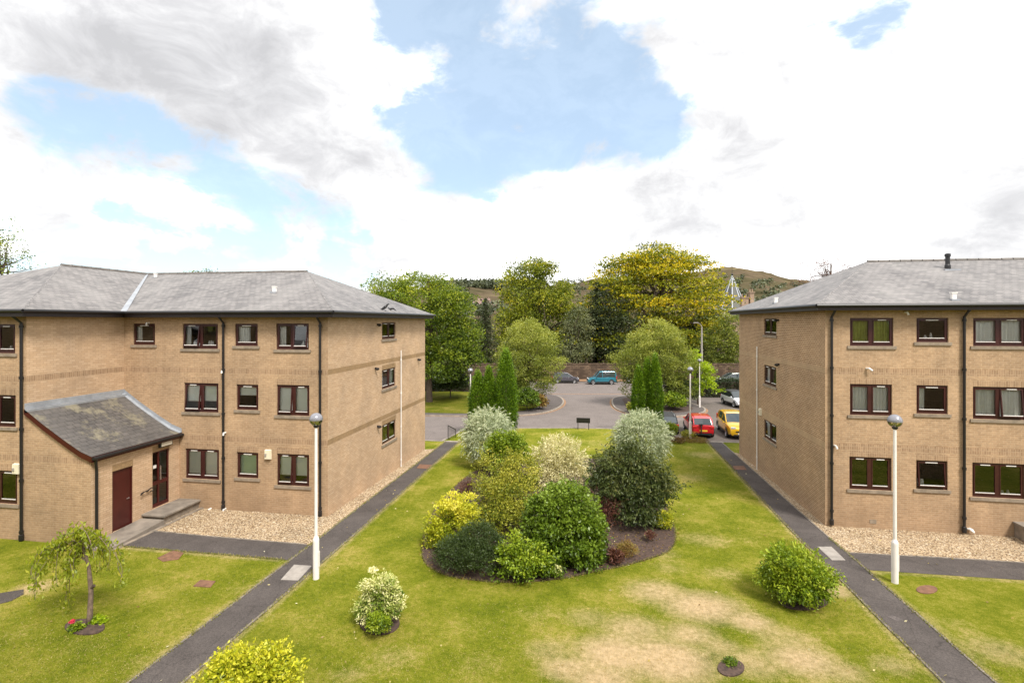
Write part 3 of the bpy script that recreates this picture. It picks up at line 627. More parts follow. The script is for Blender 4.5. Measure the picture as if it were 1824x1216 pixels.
def gutter(parent, off, pts, z):
    q = MB()
    for a, b in zip(pts, pts[1:]):
        q.tube([Vector((*a, z)), Vector((*b, z))], .062, 8)
    q.build('gutter', M['black'], parent, off)
def ridge_line(parent, off, pts, name='ridge', r=.085, mat='ridge'):
    q = MB()
    for a, b in zip(pts, pts[1:]):
        a = Vector(a); b = Vector(b); n = max(1, int((b-a).length/.45))
        for i in range(n): q.tube([a.lerp(b, i/n), a.lerp(b, (i+.93)/n)], [r*random.uniform(.95, 1.02), r*.93], 7)
    q.build(name, M[mat], parent, off)
def cowl(parent, off, p, n):
    q = MB(); p = Vector(p); n = Vector(n); q.tube([p, p+n*.05, p+n*.09+Vector((0, 0, -.03)), p+n*.20+Vector((0, 0, -.01))], [.05, .05, .075, .045], 8); q.build('vent_cowl', M['black'], parent, off)
def alarm(parent, off, o, u, n, w=.26, h=.38):
    q = MB(); o = Vector(o); u = Vector(u); n = Vector(n); Z = Vector((0, 0, 1))
    pr_ = [(0, 0), (w, 0), (w, h), (0, h)]
    f = [o+u*s+Z*z for s, z in pr_]; g = [o+u*(s*.84+w*.08)+Z*(z*.88+h*.06)+n*.10 for s, z in pr_]
    q.face(g)
    for k in range(4): q.face([f[k], f[(k+1) % 4], g[(k+1) % 4], g[k]])
    t = o+u*w*.3+Z*h*.35+n*.103
    q.box((-.03, -.03, 0), (.03, .03, .1), 1); q.v[-8:] = [tuple(Vector(v)*1.0+t+Vector((0, 0, 0))) for v in q.v[-8:]]
    q.build('alarm_box', [M['cream'], M['poleold']], parent, off)
def wins_front(spec, Y, ofs=0):
    """spec rows: px0, px1, ytop, ybot, double, dress, open, vents -> opening rect in metres on plane y=Y"""
    out = []
    for px0, px1, yt, yb, dbl, dr, op, vt, lb in spec:
        xa, da = onY(px0, Y); xb, db = onY(px1, Y); dm = (da+db)/2
        out.append((xa, xb, zat(yb, dm), zat(yt, dm), dbl, dr, op, vt, lb))
    return out
SOF_L, SOF_R = 7.66, 7.90
# ---- left block
offL = (LX, LY0, 0.0)
LB = thing('apartment_building', offL, 'long brown brick apartment block on the left with a hooded porch over two maroon doors', 'building', 'three storey brick apartment blocks')
spec = [(237, 276, 576.3, 614, 0, 'curtain:.25', 0, 1, None), (325.5, 388, 576.5, 621, 1, ('curtain:.25', 'none'), .10, 1, None), (418.5, 459, 576.5, 616, 0, 'net:.55', 0, 1, None), (492, 550, 576, 622.5, 1, ('curtain:.45', 'curtain:.25'), -.09, 2, None),
        (328, 389, 682, 734, 1, ('blind:.68', 'blind:.66'), .10, 1, None), (421, 460, 684.7, 730, 0, 'blind:.45', 0, 1, None), (493, 551, 685.5, 740, 1, 'blind:.93', .08, 2, None),
        (330, 390, 799.5, 853, 1, 'blind:.92', 0, 3, None), (421.7, 460, 805.4, 851, 0, 'greenblind' and 'blind_green:.97', 0, 1, None), (493.3, 550.6, 808.6, 865, 1, 'blind:.74', .06, 3, None)]
WF = wins_front(spec, LY0)
wx0 = WX
mb = MB()
bandsL = [(5.43, 5.64), (2.72, 2.93)]
wall_panel(mb, (WX, LY0), (LX, LY0), -1.4, SOF_L, [(a-WX, b-WX, c, d, d < 6.5) for a, b, c, d, *_ in WF], bandsL, inward=(0, 1))
# gable (east) wall
SW = []
for px0, px1, yt, yb, dr, op in ((680.5, 704.7, 574, 604.5, 'none', 0), (680.5, 704.7, 659, 694, 'curtain:.5', 0), (680.7, 705, 758, 793, 'none', 0)):
    ya, da = onX(px0, LX); yb_, db = onX(px1, LX); SW.append((ya, yb_, zat(yb, da), zat(yt, da), 1, dr, op, 3, None))
wall_panel(mb, (LX, LY0), (LX, LY1), -1.4, SOF_L, [(a-LY0, b-LY0, c, d, d < 6.5) for a, b, c, d, *_ in SW], bandsL, m0=3, mband=2, inward=(-1, 0))
wall_panel(mb, (LX, LY1), (-60, LY1), -1.4, SOF_L, [], bandsL, inward=(0, -1))
# wing, front and flank
spec = [(-37, 27, 577, 629, 1, 'none', 0, 3, None), (-37, 28, 703, 759.5, 1, 'none', 0, 3, None), (-37, 30.6, 837, 896, 1, ('none', 'none'), 0, 3, None)]
WW = wins_front(spec, WY)
wall_panel(mb, (-28.2, WY), (WX, WY), -1.4, SOF_L, [(a+28.2, b+28.2, c, d, d < 6.5) for a, b, c, d, *_ in WW], bandsL, inward=(0, 1))
wall_panel(mb, (WX, WY), (WX, LY0), -1.4, SOF_L, [], bandsL, m0=3, inward=(-1, 0))
wall_panel(mb, (-28.2, WY), (-28.2, LY1), -1.4, SOF_L, [], bandsL, inward=(1, 0))
wall_panel(mb, (-60, LY1), (-28.2, LY1-.01), -1.4, SOF_L, [], bandsL, inward=(0, 1))
# porch walls: front follows the lean-to roof
zr0, zr1 = 4.50, 3.02
prof = [(WX, zr0-.03), (-18.4, 3.94), (-17.5, 3.40), (-16.9, 3.08), (PX, 2.97)]
for (xa, za), (xb, zb_) in zip(prof, prof[1:]):
    zs = [-1.4, 2.72, 2.93]
    mb.face([(xa, WY-.002, -1.4), (xb, WY-.002, -1.4), (xb, WY-.002, 2.72), (xa, WY-.002, 2.72)], 0)
    mb.face([(xa, WY-.002, 2.72), (xb, WY-.002, 2.72), (xb, WY-.002, min(2.93, zb_)), (xa, WY-.002, 2.93)], 1)
    mb.face([(xa, WY-.002, 2.93), (xb, WY-.002, min(2.93, zb_)), (xb, WY-.002, zb_), (xa, WY-.002, za)], 0)
def doorX(px0, px1, yt, yb): a, da = onX(px0, PX); b, db = onX(px1, PX); return a, b, zat(yb, da), zat(yt, da)
D1 = doorX(200, 237, 840, 938.5); D2 = doorX(271.5, 302, 806, 901.5)
D1 = (D1[0], D1[1], .12, D1[3]); D2 = (D2[0], D2[1], .36, D2[3])
wall_panel(mb, (PX, WY), (PX, LY0), -1.4, 2.95, [(a-WY, b-WY, c, d, True) for a, b, c, d in (D1, D2)], [], m0=3, mband=2, inward=(-1, 0), rev=.14)
WALL = mb.build('wall', BM, LB, offL)
for i, (a, b, c, d, dbl, dr, op, vt, lb) in enumerate(WF): window(LB, offL, (a, LY0, c), (1, 0, 0), (0, -1, 0), b-a, d-c, dbl, dr, op, vt, lb)
for a, b, c, d, dbl, dr, op, vt, lb in SW: window(LB, offL, (LX, a, c), (0, 1, 0), (1, 0, 0), b-a, d-c, dbl, dr, op, vt, lb)
for a, b, c, d, dbl, dr, op, vt, lb in WW: window(LB, offL, (a, WY, c), (1, 0, 0), (0, -1, 0), b-a, d-c, dbl, dr, op, vt, lb)
# main roof and wing roof as one watertight skin with a soffit
E = .42; ez = SOF_L+.24; YR = (LY0+LY1)/2; AX = -14.41; RZ = 10.02; WR = -23.7; WA = 19.5; xr = -10.15+E
def roofmesh(parent, off, polys, soffit, fascia, z_s, z_e, mat='slate'):
    q = MB()
    for p in polys: q.face(p)
    q.build('roof', M[mat], parent, off)
    q = MB(); q.face([(x, y, z_s) for x, y in soffit][::-1])
    for a, b in zip(fascia, fascia[1:]):
        q.face([(a[0], a[1], z_s), (b[0], b[1], z_s), (b[0], b[1], z_e-.012), (a[0], a[1], z_e-.012)])
    q.build('soffit', M['fascia'], parent, off)
xw = WX+E; yw = WY-E; yf = LY0-E; yb2 = LY1+E
polys = [[(xw, yf, ez), (xr, yf, ez), (AX, YR, RZ), (WR, YR, RZ)],                    # main front slope (valley on its left edge)
         [(xr, yf, ez), (xr, yb2, ez), (AX, YR, RZ)],                                 # hipped end
         [(xr, yb2, ez), (-60, yb2, ez), (-60, YR, RZ), (AX, YR, RZ)],
         [(xw, yw, ez), (xw, yf, ez), (WR, YR, RZ), (WR, WA, RZ)],                    # wing flank
         [(-28.62, yw, ez), (xw, yw, ez), (WR, WA, RZ)],                              # wing hip
         [(-28.62, yb2-8, ez), (-28.62, yw, ez), (WR, WA, RZ), (WR, YR, RZ)]]
roofmesh(LB, offL, polys, [(xw, yw), (xw, yf), (xr, yf), (xr, yb2), (-28.62, yb2), (-28.62, yw)], [(-28.62, yb2), (-28.62, yw), (xw, yw), (xw, yf), (xr, yf), (xr, yb2), (-28.62, yb2)], SOF_L-.005, ez)
ridge_line(LB, offL, [(WR, WA, RZ), (WR, YR, RZ), (AX, YR, RZ)]); ridge_line(LB, offL, [(AX, YR, RZ-.03), (xr, yf, ez-.03)], 'hip_tile', .045, 'slate'); ridge_line(LB, offL, [(AX, YR, RZ-.03), (xr, yb2, ez-.03)], 'hip_tile', .045, 'slate'); ridge_line(LB, offL, [(WR, WA, RZ-.03), (xw, yw, ez-.03)], 'hip_tile', .045, 'slate')
q = MB(); q.face([(xw-.02, yf-.12, ez+.012), (xw+.16, yf-.01, ez+.012), (WR+.12, YR-.1, RZ+.0), (WR-.12, YR-.1, RZ+.0)]); q.build('valley_lead', M['lead'], LB, offL)
gutter(LB, offL, [(-28.7, yw-.06), (xw+.06, yw-.06), (xw+.06, yf-.06), (xr+.06, yf-.06), (xr+.06, yb2+.06)], ez-.05)
for px, Y in ((42, WY), (400, LY0), (572, LY0)):
    x, d = onY(px, Y); downpipe(LB, offL, x, Y, ez-.08, zlawn(Y)+.02, (0, -1))
y, d = onX(712, LX); downpipe(LB, offL, LX, y, zat(624, d), zlawn(y), (1, 0), col='white', r=.028, kick=False)
for px, py in ((672, 578), (668, 656), (672, 759), (744, 640)):
    y, d = onX(px, LX); cowl(LB, offL, (LX, y, zat(py, d)), (1, 0, 0))
x, d = onY(473, LY0); alarm(LB, offL, (x, LY0, zat(817, d)), (1, 0, 0), (0, -1, 0)); x, d = onY(26, WY); alarm(LB, offL, (x, WY, zat(843, d)), (1, 0, 0), (0, -1, 0), .30, .36)
def slope_pt(px, py, a, b, c):     # line of sight meets the plane a,b,c
    a, b, c = map(Vector, (a, b, c)); n = (b-a).cross(c-a); o = Vector((0, 0, H)); r = at(px, py, 1)-o; return o+r*((a-o).dot(n)/r.dot(n))
FS = polys[0]
roof_vent(LB, offL, slope_pt(489, 520, *FS[:3])); roof_vent(LB, offL, slope_pt(277, 494, *FS[:3]), .6)
for px, py in ((376, 905), (402, 905), (399, 660), (402, 770), (266, 575)):
    x, d = onY(px, LY0); q = MB(); z = zat(py, d); q.tube([(x, LY0, z), (x, LY0-.12, z), (x, LY0-.14, z-.09)], .035, 7); q.build('overflow_pipe', M['white'], LB, offL)
# porch roof
prx = -16.50; pz = 2.90
rp = [(WX, zr0+.03), (-18.5, 4.06), (-17.6, 3.52), (-16.95, 3.16), (prx, 3.0)]
ya_, yb_ = WY-.09, LY0
q = MB()
for (xa, za), (xb, zb_) in zip(rp, rp[1:]): q.face([(xa, ya_, za), (xb, ya_, zb_), (xb, yb_, zb_), (xa, yb_, za)])
q.build('porch_roof', M['slate_old'], LB, offL, smooth=False)
q = MB()
for (xa, za), (xb, zb_) in zip(rp, rp[1:]):
    q.face([(xa, ya_, za-.2), (xb, ya_, zb_-.2), (xb, ya_, zb_-.01), (xa, ya_, za-.01)]); q.face([(xa, ya_, za-.2), (xa, WY-.01, za-.2), (xb, WY-.01, zb_-.2), (xb, ya_, zb_-.2)])
q.face([(prx, ya_, rp[-1][1]-.2), (prx, yb_, rp[-1][1]-.2), (prx, yb_, rp[-1][1]-.01), (prx, ya_, rp[-1][1]-.01)]); q.face([(prx, ya_, rp[-1][1]-.2), (PX-.01, ya_, rp[-1][1]-.2), (PX-.01, yb_, rp[-1][1]-.2), (prx, yb_, rp[-1][1]-.2)])
q.build('bargeboard', M['door'], LB, offL)
q = MB(); q.tube([(prx+.06, ya_, 2.93), (prx+.06, yb_-.02, 2.93)], .058, 8); q.build('gutter', M['black'], LB, offL)
q = MB(); q.tube([(prx+.06, WY+.02, 2.9), (prx+.02, WY+.04, 2.76), (PX+.08, WY+.12, 2.5), (PX+.08, WY+.12, .1)], .045, 8); q.build('downpipe', M['black'], LB, offL)
q = MB(); q.box((WX+.003, ya_+.02, zr0), (WX+.03, yb_, zr0+.2)); q.box((WX+.03, ya_, zr0-.12), (WX+.16, yb_, zr0+.0))
R_ = []
for (xa, za), (xb, zb_) in zip(rp, rp[1:]):
    q.face([(xa, yb_-.012, za), (xb, yb_-.012, zb_), (xb, yb_-.012, zb_+.17), (xa, yb_-.012, za+.17)]); q.face([(xa, yb_-.14, za+.012), (xb, yb_-.14, zb_+.012), (xb, yb_-.01, zb_+.03), (xa, yb_-.01, za+.03)])
q.build('lead_flashing', M['lead'], LB, offL)
# doors
def boxw(q, x0, x1, y0, y1, z0, z1, m=0): q.box((x0, y0, z0), (x1, y1, z1), m)
a, b, c, d = D1
q = MB(); boxw(q, PX-.10, PX-.06, a+.05, b-.05, c+.02, d-.05); boxw(q, PX-.12, PX-.03, a+.002, a+.05, c, d-.05); boxw(q, PX-.12, PX-.03, b-.05, b-.002, c, d-.05); boxw(q, PX-.12, PX-.03, a+.002, b-.002, d-.05, d-.002)
dr1 = q.build('door', M['door'], LB, offL); q = MB(); q.tube([(PX-.06, b-.13, c+1.0), (PX-.02, b-.13, c+1.0), (PX-.02, b-.24, c+1.0)], .012, 6); q.build('handle', M['rim'], dr1, offL)
q = MB(); boxw(q, PX-.14, PX+.03, a-.02, b+.02, c-.08, c-.003); q.build('threshold', M['barkpale'], LB, offL)
a, b, c, d = D2; w = b-a
q = MB(); 
for s0, s1 in ((0, .055), (.36, .44), (.93, 1)): boxw(q, PX-.10, PX-.04, a+.003+(w-.006)*s0, a+.003+(w-.006)*s1, c, d-.06)
for z0, z1 in ((0, .14), (.86, 1.0)): boxw(q, PX-.098, PX-.042, a+.05*w, b-.05*w, c+z0, c+z1)
boxw(q, PX-.1, PX-.038, a+.003, b-.003, d-.06, d-.003)
dr2 = q.build('door', M['door'], LB, offL); dr2['label'] = 'glazed maroon entrance door with side panel'
q = MB(); q.face([(PX-.07, a+.05*w, c+.12), (PX-.07, b-.05*w, c+.12), (PX-.07, b-.05*w, d-.05), (PX-.07, a+.05*w, d-.05)]); q.build('glass_panel', M['glass'], dr2, offL)
q = MB(); boxw(q, PX-.036, PX-.01, b-.42, b-.38, c+1.0, c+1.55); q.build('handle', M['barkpale'], dr2, offL)
q = MB(); boxw(q, PX-.066, PX-.06, a+w*.12, a+w*.3, c+1.5, c+1.62); q.build('notice', M['white'], dr2, offL)
q = MB(); boxw(q, PX-1.2, PX-1.15, a-.4, b+.4, c, 2.9); q.build('inner_wall', M['net'], LB, offL)
q = MB(); boxw(q, PX+.003, PX+.1, a+.25, a+.85, d+.12, d+.34); lt = q.build('bulkhead_light', M['black'], LB, offL, bev=.02); q = MB(); boxw(q, PX+.03, PX+.13, a+.3, a+.8, d+.15, d+.31); q.build('lens', M['bulb'], lt, offL, bev=.02)
y0, dd = onX(247, PX); y1, d2 = onX(266, PX); z0 = zat(881, dd); z1 = zat(868, d2)
q = MB(); q.tube([(PX+.09, y0, z0-.03), (PX+.09, y0+.02, z0+.03), (PX+.09, y0+.1, z0+.06), (PX+.09, y1-.15, z1-.05), (PX+.09, y1, z1), (PX+.09, y1+.07, z1-.03), (PX+.09, y1+.05, z1-.12), (PX+.09, y1-.04, z1-.12)], .02, 7)
q.tube([(PX, y0+.12, z0), (PX+.09, y0+.12, z0+.06)], .03, 6); q.tube([(PX, y1-.12, z1-.1), (PX+.09, y1-.12, z1-.06)], .03, 6); q.build('handrail', M['black'], LB, offL)
# concrete steps in front of the doors
ST = thing('entrance_step', (-15.9, 16.4, 0), 'weathered concrete ramp and raised landing below the porch doors', 'step')
so = (-15.9, 16.4, 0)
q = MB()
for a, b in (((PX+.004, 16.62, -.6), (-15.72, LY0-.003, .27)),): q.box(a, b)
q.build('landing_base', M['concrete_wall'], ST, so)
q = MB(); q.box((PX+.004, 16.55, .272), (-15.64, LY0-.004, .345)); q.build('landing_slab', M['concrete'], ST, so, bev=.012)
q = MB(); P_ = [(PX+.004, 14.35), (-15.64, 14.35), (-15.64, 16.55), (PX+.004, 16.55)]; zt_ = [.06, .06, .20, .20]
T = [(x, y, z) for (x, y), z in zip(P_, zt_)]; B_ = [(x, y, -.5) for x, y in P_]; q.face(T)
for k in range(4): q.face([B_[k], B_[(k+1) % 4], T[(k+1) % 4], T[k]])
q.build('ramp', M['concrete'], ST, so)
q = MB(); q.box((-15.635, 14.4, -.5), (-15.5, LY0-.006, .03)); q.build('side_kerb', M['concrete_wall'], ST, so)
# ---- right block
offR = (RX, RY0, 0.0)
RB = thing('apartment_building', offR, 'brown brick apartment block on the right with a black flue pipe on its slate roof', 'building', 'three storey brick apartment blocks')
spec = [(1514, 1591.5, 566, 616, 1, 'curtain_green', 0, 2, None), (1632.5, 1689.5, 566, 609.5, 0, 'none', 0, 1, None), (1733.4, 1827, 566, 616.5, 1, 'net', 0, 2, None),
        (1514, 1589, 684, 739.6, 1, 'net', 0, 2, None), (1632.5, 1688.5, 686, 737, 0, 'curtain:.35', 0, 1, None), (1733, 1827, 689, 747, 1, 'net', -.10, 2, None),
        (1513, 1588.3, 814, 872.4, 1, 'none', 0, 3, None), (1632, 1688, 820, 871.5, 0, 'none', .08, 1, None), (1732, 1826, 825, 886.8, 1, 'none', 0, 3, None)]
WRt = wins_front(spec, RY0)
rep = []
for a, b, c, d, dbl, dr, op, vt, lb in WRt: rep.append((a, b, c, d, dbl, dr, op, vt, lb))
bandsR = [(5.56, 5.78), (2.80, 3.02)]
mb = MB(); XE = 34
wall_panel(mb, (RX, RY0), (XE, RY0), -1.4, SOF_R, [(a-RX, b-RX, c, d, d < 6.8) for a, b, c, d, *_ in rep], bandsR, inward=(0, 1))
SR = []
for px0, px1, yt, yb, dr in ((1383, 1361, 567, 598, 'none'), (1382.6, 1361, 654.5, 690.6, 'curtain:.4'), (1382.8, 1361, 758, 793, 'curtain:.4')):
    ya, da = onX(px0, RX); yb_, db = onX(px1, RX); SR.append((ya, yb_, zat(yb, da), zat(yt, da), 1, dr, 0, 3, None))
wall_panel(mb, (RX, RY0), (RX, RY1), -1.4, SOF_R, [(a-RY0, b-RY0, c, d, d < 6.8) for a, b, c, d, *_ in SR], bandsR, m0=5, mband=4, inward=(1, 0))
wall_panel(mb, (RX, RY1), (XE, RY1), -1.4, SOF_R, [], bandsR, inward=(0, -1)); wall_panel(mb, (XE, RY0), (XE, RY1), -1.4, SOF_R, [], bandsR, inward=(-1, 0))
mb.build('wall', BM, RB, offR)
for a, b, c, d, dbl, dr, op, vt, lb in rep: window(RB, offR, (a, RY0, c), (1, 0, 0), (0, -1, 0), b-a, d-c, dbl, dr, op, vt, lb)
for a, b, c, d, dbl, dr, op, vt, lb in SR: window(RB, offR, (RX, b, c), (0, -1, 0), (-1, 0, 0), b-a, d-c, dbl, dr, op, vt, lb)
ez = SOF_R+.22; YR = (RY0+RY1)/2; AX = 12.55; RZ = 10.27; xl = RX-E; yf = RY0-E; yb2 = RY1+E; xe = XE+E
polys = [[(xl, yf, ez), (xe, yf, ez), (xe, YR, RZ), (AX, YR, RZ)], [(xl, yb2, ez), (xl, yf, ez), (AX, YR, RZ)], [(xe, yb2, ez), (xl, yb2, ez), (AX, YR, RZ), (xe, YR, RZ)]]
roofmesh(RB, offR, polys, [(xl, yf), (xe, yf), (xe, yb2), (xl, yb2)], [(xl, yb2), (xl, yf), (xe, yf), (xe, yb2), (xl, yb2)], SOF_R-.005, ez)
ridge_line(RB, offR, [(AX, YR, RZ), (xe, YR, RZ)]); ridge_line(RB, offR, [(AX, YR, RZ-.03), (xl, yf, ez-.03)], 'hip_tile', .045, 'slate'); ridge_line(RB, offR, [(AX, YR, RZ-.03), (xl, yb2, ez-.03)], 'hip_tile', .045, 'slate')
gutter(RB, offR, [(xl-.06, yb2), (xl-.06, yf-.06), (xe, yf-.06)], ez-.05)
for px in (1480, 1715): x, d = onY(px, RY0); downpipe(RB, offR, x, RY0, ez-.08, .02, (0, -1))
y, d = onX(1351, RX); downpipe(RB, offR, RX, y, zat(617, d), zlawn(y), (-1, 0), col='white', r=.028, kick=False)
for px, py in ((1387, 570), (1388, 649)): y, d = onX(px, RX); cowl(RB, offR, (RX, y, zat(py, d)), (-1, 0, 0))
y, d = onX(1354.5, RX); alarm(RB, offR, (RX, y, zat(739, d)), (0, -1, 0), (-1, 0, 0), .22, .36)
FS = polys[0]; roof_vent(RB, offR, slope_pt(1698.5, 533, *FS[:3])); roof_vent(RB, offR, slope_pt(1382, 539, *polys[1]), .7)
p = slope_pt(1688, 478, *FS[:3]); q = MB(); q.lathe([(.11, -.2), (.11, .12), (.085, .18), (.085, .5), (.11, .51), (.11, .62), (.05, .65)], 12, tuple(p)); q.build('flue_pipe', M['black'], RB, offR)
q = MB(); q.box((p.x-.3, p.y-.35, p.z-.15), (p.x+.3, p.y+.1, p.z-.06)); q.build('flue_flashing', M['lead'], RB, offR)
for px, py, s in ((1543, 656, 1), (1486, 793, 0), (1612, 556, 0), (1722, 941, 1), (1727, 941, 0)):
    x, d = onY(px, RY0); z = zat(py, d); q = MB(); q.tube([(x, RY0, z), (x+.05, RY0-.1, z+.01), (x+.14, RY0-.14, z-.07)] if s else [(x, RY0, z), (x+.02, RY0-.1, z), (x+.05, RY0-.12, z-.1)], .036, 7); q.build('overflow_pipe', M['white'], RB, offR)
x, d = onY(1555, RY0); q = MB(); q.box((x-.11, RY0-.012, zat(932, d)), (x+.11, RY0-.002, zat(925, d))); q.build('air_brick', M['sill'], RB, offR)
ax = onY(1806, RY0)[0]; t = thing('entrance_wall', (ax+.5, RY0-1, 0), 'low concrete ramp wall at the right edge beside the gravel', 'wall')
q = MB(); q.box((ax, RY0-.9, -.3), (ax+2.5, RY0-.004, .42)); q.build('ramp_wall', M['concrete_wall'], t, (ax+.5, RY0-1, 0), bev=.02); q = MB(); q.box((ax-.05, RY0-.95, .422), (ax+2.5, RY0-.005, .5)); q.build('coping', M['concrete'], t, (ax+.5, RY0-1, 0), bev=.015)
# ---- the block the photograph is taken from (its windows and eaves are mirrored in the panes opposite)
o3 = (0, -.7, 0.0); CB = thing('apartment_building', o3, 'brown brick apartment block behind the camera, mirrored in the window panes opposite', 'building', 'three storey brick apartment blocks')
hs = []
for i in range(-9, 10):
    for z in (.95, 3.7, 6.45):
        if i: hs.append((i*4.4+55-.7, i*4.4+55+.7, z, z+1.1, z < 6))
mb = MB(); wall_panel(mb, (-55, -.7), (55, -.7), -1.4, 8.6, hs, bandsR, inward=(0, -1)); wall_panel(mb, (-55, -11), (-55, -.7), -1.4, 8.6, [], bandsR, inward=(1, 0)); wall_panel(mb, (55, -11), (55, -.7), -1.4, 8.6, [], bandsR, inward=(-1, 0)); mb.build('wall', BM, CB, o3)
for a, b, c, d, _ in hs: window(CB, o3, (b-55, -.7, c), (-1, 0, 0), (0, 1, 0), b-a, d-c, 1, 'none', 0, 3)
q = MB(); q.face([(-55.4, -.3, 8.7), (55.4, -.3, 8.7), (50, -5.8, 10.9), (-50, -5.8, 10.9)]); q.face([(-55.4, -11.4, 8.7), (55.4, -11.4, 8.7), (50, -5.8, 10.9), (-50, -5.8, 10.9)]); q.face([(-55.4, -.3, 8.7), (-55.4, -11.4, 8.7), (-50, -5.8, 10.9)]); q.face([(55.4, -.3, 8.7), (55.4, -11.4, 8.7), (50, -5.8, 10.9)]); q.build('roof', M['slate'], CB, o3)
# ------------------------------------------------------------------ lamps, sign, railings, covers
def lamp_post():
    t = thing('street_lamp', (0, 0, 0), '', 'lamp post', 'white globe lamp posts')
    q = MB(); q.lathe([(.088, -.3), (.088, 1.12), (.084, 1.16), (.046, 1.25), (.044, 2.5), (.040, 4.3), (.036, 4.44)], 16)
    q.build('pole', M['lampwhite'], t, smooth=False)
    q = MB(); q.box((.080, -.045, .35), (.092, .045, .8)); q.build('access_door', M['lampwhite'], t)
    q = MB(); q.lathe([(.05, 4.40), (.075, 4.43), (.075, 4.47), (.04, 4.50), (.03, 4.56)], 14); q.build('collar', M['trim'], t)
    R_ = .19; zc = 4.64
    q = MB(); q.lathe([(R_*cos(a), zc+R_*sin(a)) for a in np.linspace(radians(-5), radians(90), 12)], 24); q.build('cap', M['globe'], t, smooth=True)
    q = MB(); q.lathe([(R_*.992*cos(a), zc+R_*.992*sin(a)) for a in np.linspace(radians(-80), radians(-5), 12)], 24); g = q.build('bowl', M['globeglass'], t, smooth=True)
    q = MB(); q.lathe([(.0, 4.50), (.05, 4.52), (.06, 4.6), (.03, 4.66), (0, 4.67)], 12); q.build('bulb', M['cream'], g, smooth=True)
    return t
l0 = lamp_post()
for i, (px, py, d, fn, lab) in enumerate(((563, 1030, None, zlawn, 'tall white globe lamp post standing nearest the left block, beside the junction of two paths'),
        (1594, 1037, None, zlawn, 'tall white globe lamp post standing on the grass in front of the right block'),
        (1229.5, 783, None, zlawn, 'white globe lamp post standing in front of the red hatchback'),
        (1246, 727, None, zroad, 'white globe lamp post on the planted island beside the lime coloured tree'),
        (838, 0, 38, zroad, 'white globe lamp post behind the silver shrub, partly hidden by a column conifer'))):
    o = l0 if i == 0 else copy_tree(l0)
    if d: p = at(px, HZ, d); p.z = fn(p.y)
    else: p = G(px, py, fn)
    o.location = p; o['label'] = lab
    if i == 1: o.scale.z = 1.0
p = at(1250, HZ, 63.5); t = thing('telegraph_pole', (p.x, p.y, zroad(p.y)), 'tall grey concrete street light column rising in front of the golden tree', 'lamp post')
zt = zat(582, 63.5)-zroad(p.y); q = MB(); q.tube([(0, 0, -.3), (0, 0, zt*.6)], [.16, .13], 10); q.tube([(0, 0, zt*.6), (0, 0, zt)], [.12, .08], 8); q.build('pole', M['poleold'], t)
q = MB(); q.tube([(0, 0, zt), (-.15, -.05, zt+.3), (-.5, -.2, zt+.5)], [.05, .035, .03], 6); q.build('arm', M['poleold'], t); q = MB(); q.box((-1.05, -.42, zt+.46), (-.45, -.2, zt+.56)); q.build('lantern', M['poleold'], t, bev=.03)
p = G(1039, 765); t = thing('sign_board', (p.x, p.y, p.z), 'black rectangular sign board on two legs at the front edge of the lawn', 'sign')
dd = 37.5; s = dd/F
q = MB(); q.box((-12*s, -.02, zat(752, dd)-p.z), (12*s, .02, zat(743, dd)-p.z)); q.build('board', M['black'], t, bev=.006)
for sx in (-1, 1): q = MB(); q.box((sx*9.4*s-.025, .021, -.2), (sx*9.4*s+.025, .06, zat(744, dd)-p.z)); q.build('leg', M['black'], t)
# railing at the steps below the left path
def railing(x, y, z, lab, rz=0):
    t = thing('handrail', (x, y, z), lab, 'railing'); q = MB(); run = 1.0; h = .95
    q.tube([(0, 0, -.35), (0, 0, h)], .022, 6); q.build('post', M['black'], t); q = MB(); q.tube([(0, run, -.8), (0, run, h-.45)], .022, 6); q.build('post', M['black'], t)
    q = MB(); q.tube([(0, 0, h), (0, run, h-.45)], .026, 6); q.tube([(0, 0, .12), (0, run, -.33)], .018, 6); q.build('rail', M['black'], t)
    q = MB()
    for k in range(1, 9): y_ = run*k/9; q.tube([(0, y_, .12-.45*k/9), (0, y_, h-.45*k/9)], .009, 4)
    q.build('bars', M['black'], t); t.rotation_euler.z = rz
p = G(798.5, 783); railing(p.x, p.y-.05, p.z, 'short black barred handrail beside the steps at the end of the left path', radians(-14))
q = MB()
for xa, xb, y, z in ((pl[2][0]-.1, pr[0][0]+.1, 32.0, zlawn(32)), (ql[2][0]-.1, qr[0][0]+.1, 34.9, zlawn(34.9))):
    q.box((xa, y-.12, z-.1), (xb, y+.16, z+.034)); q.box((xa, y+.16, -1.2), (xb, y+.5, z-.17)); q.box((xa, y+.5, -1.2), (xb, y+.84, z-.34))
struct(q.build('kerb_steps', M['kerb']))
def cover(name, pts, mat, lab, cat='manhole cover', lift=.02, **k):
    o = sheet(name, [g2(*a) for a in pts], mat, zlawn, lift, 3, .06); tag(o, lab, cat, 'covers set in the paths and lawns'); return o
cover('manhole_cover', [(500, 1033), (531, 1034), (555, 1008), (524, 1006)], M['slab'], 'pale grey slab cover in the left path beside the lamp post')
cover('manhole_cover', [(1482, 998), (1506, 998), (1481, 974), (1456, 974)], M['slab'], 'pale grey slab cover in the right path near the branch path')
cover('manhole_cover', [(280, 994), (290, 1000), (318, 996), (327, 985), (316, 980), (305, 982)], M['rust'], 'rusty brown rounded cover in the grass close to the branch path')
cover('manhole_cover', [(344, 1044), (375, 1046), (384, 1035), (357, 1033)], M['rust'], 'small square brown cover in the middle of the left lawn')
def oval(px, py, a, b, n=14): return [(px+a*cos(2*pi*i/n), py+b*sin(2*pi*i/n)) for i in range(n)]
cover('manhole_cover', oval(1651, 1050, 19, 7.5), M['rust'], 'round brown cover in the grass behind the right lamp post')
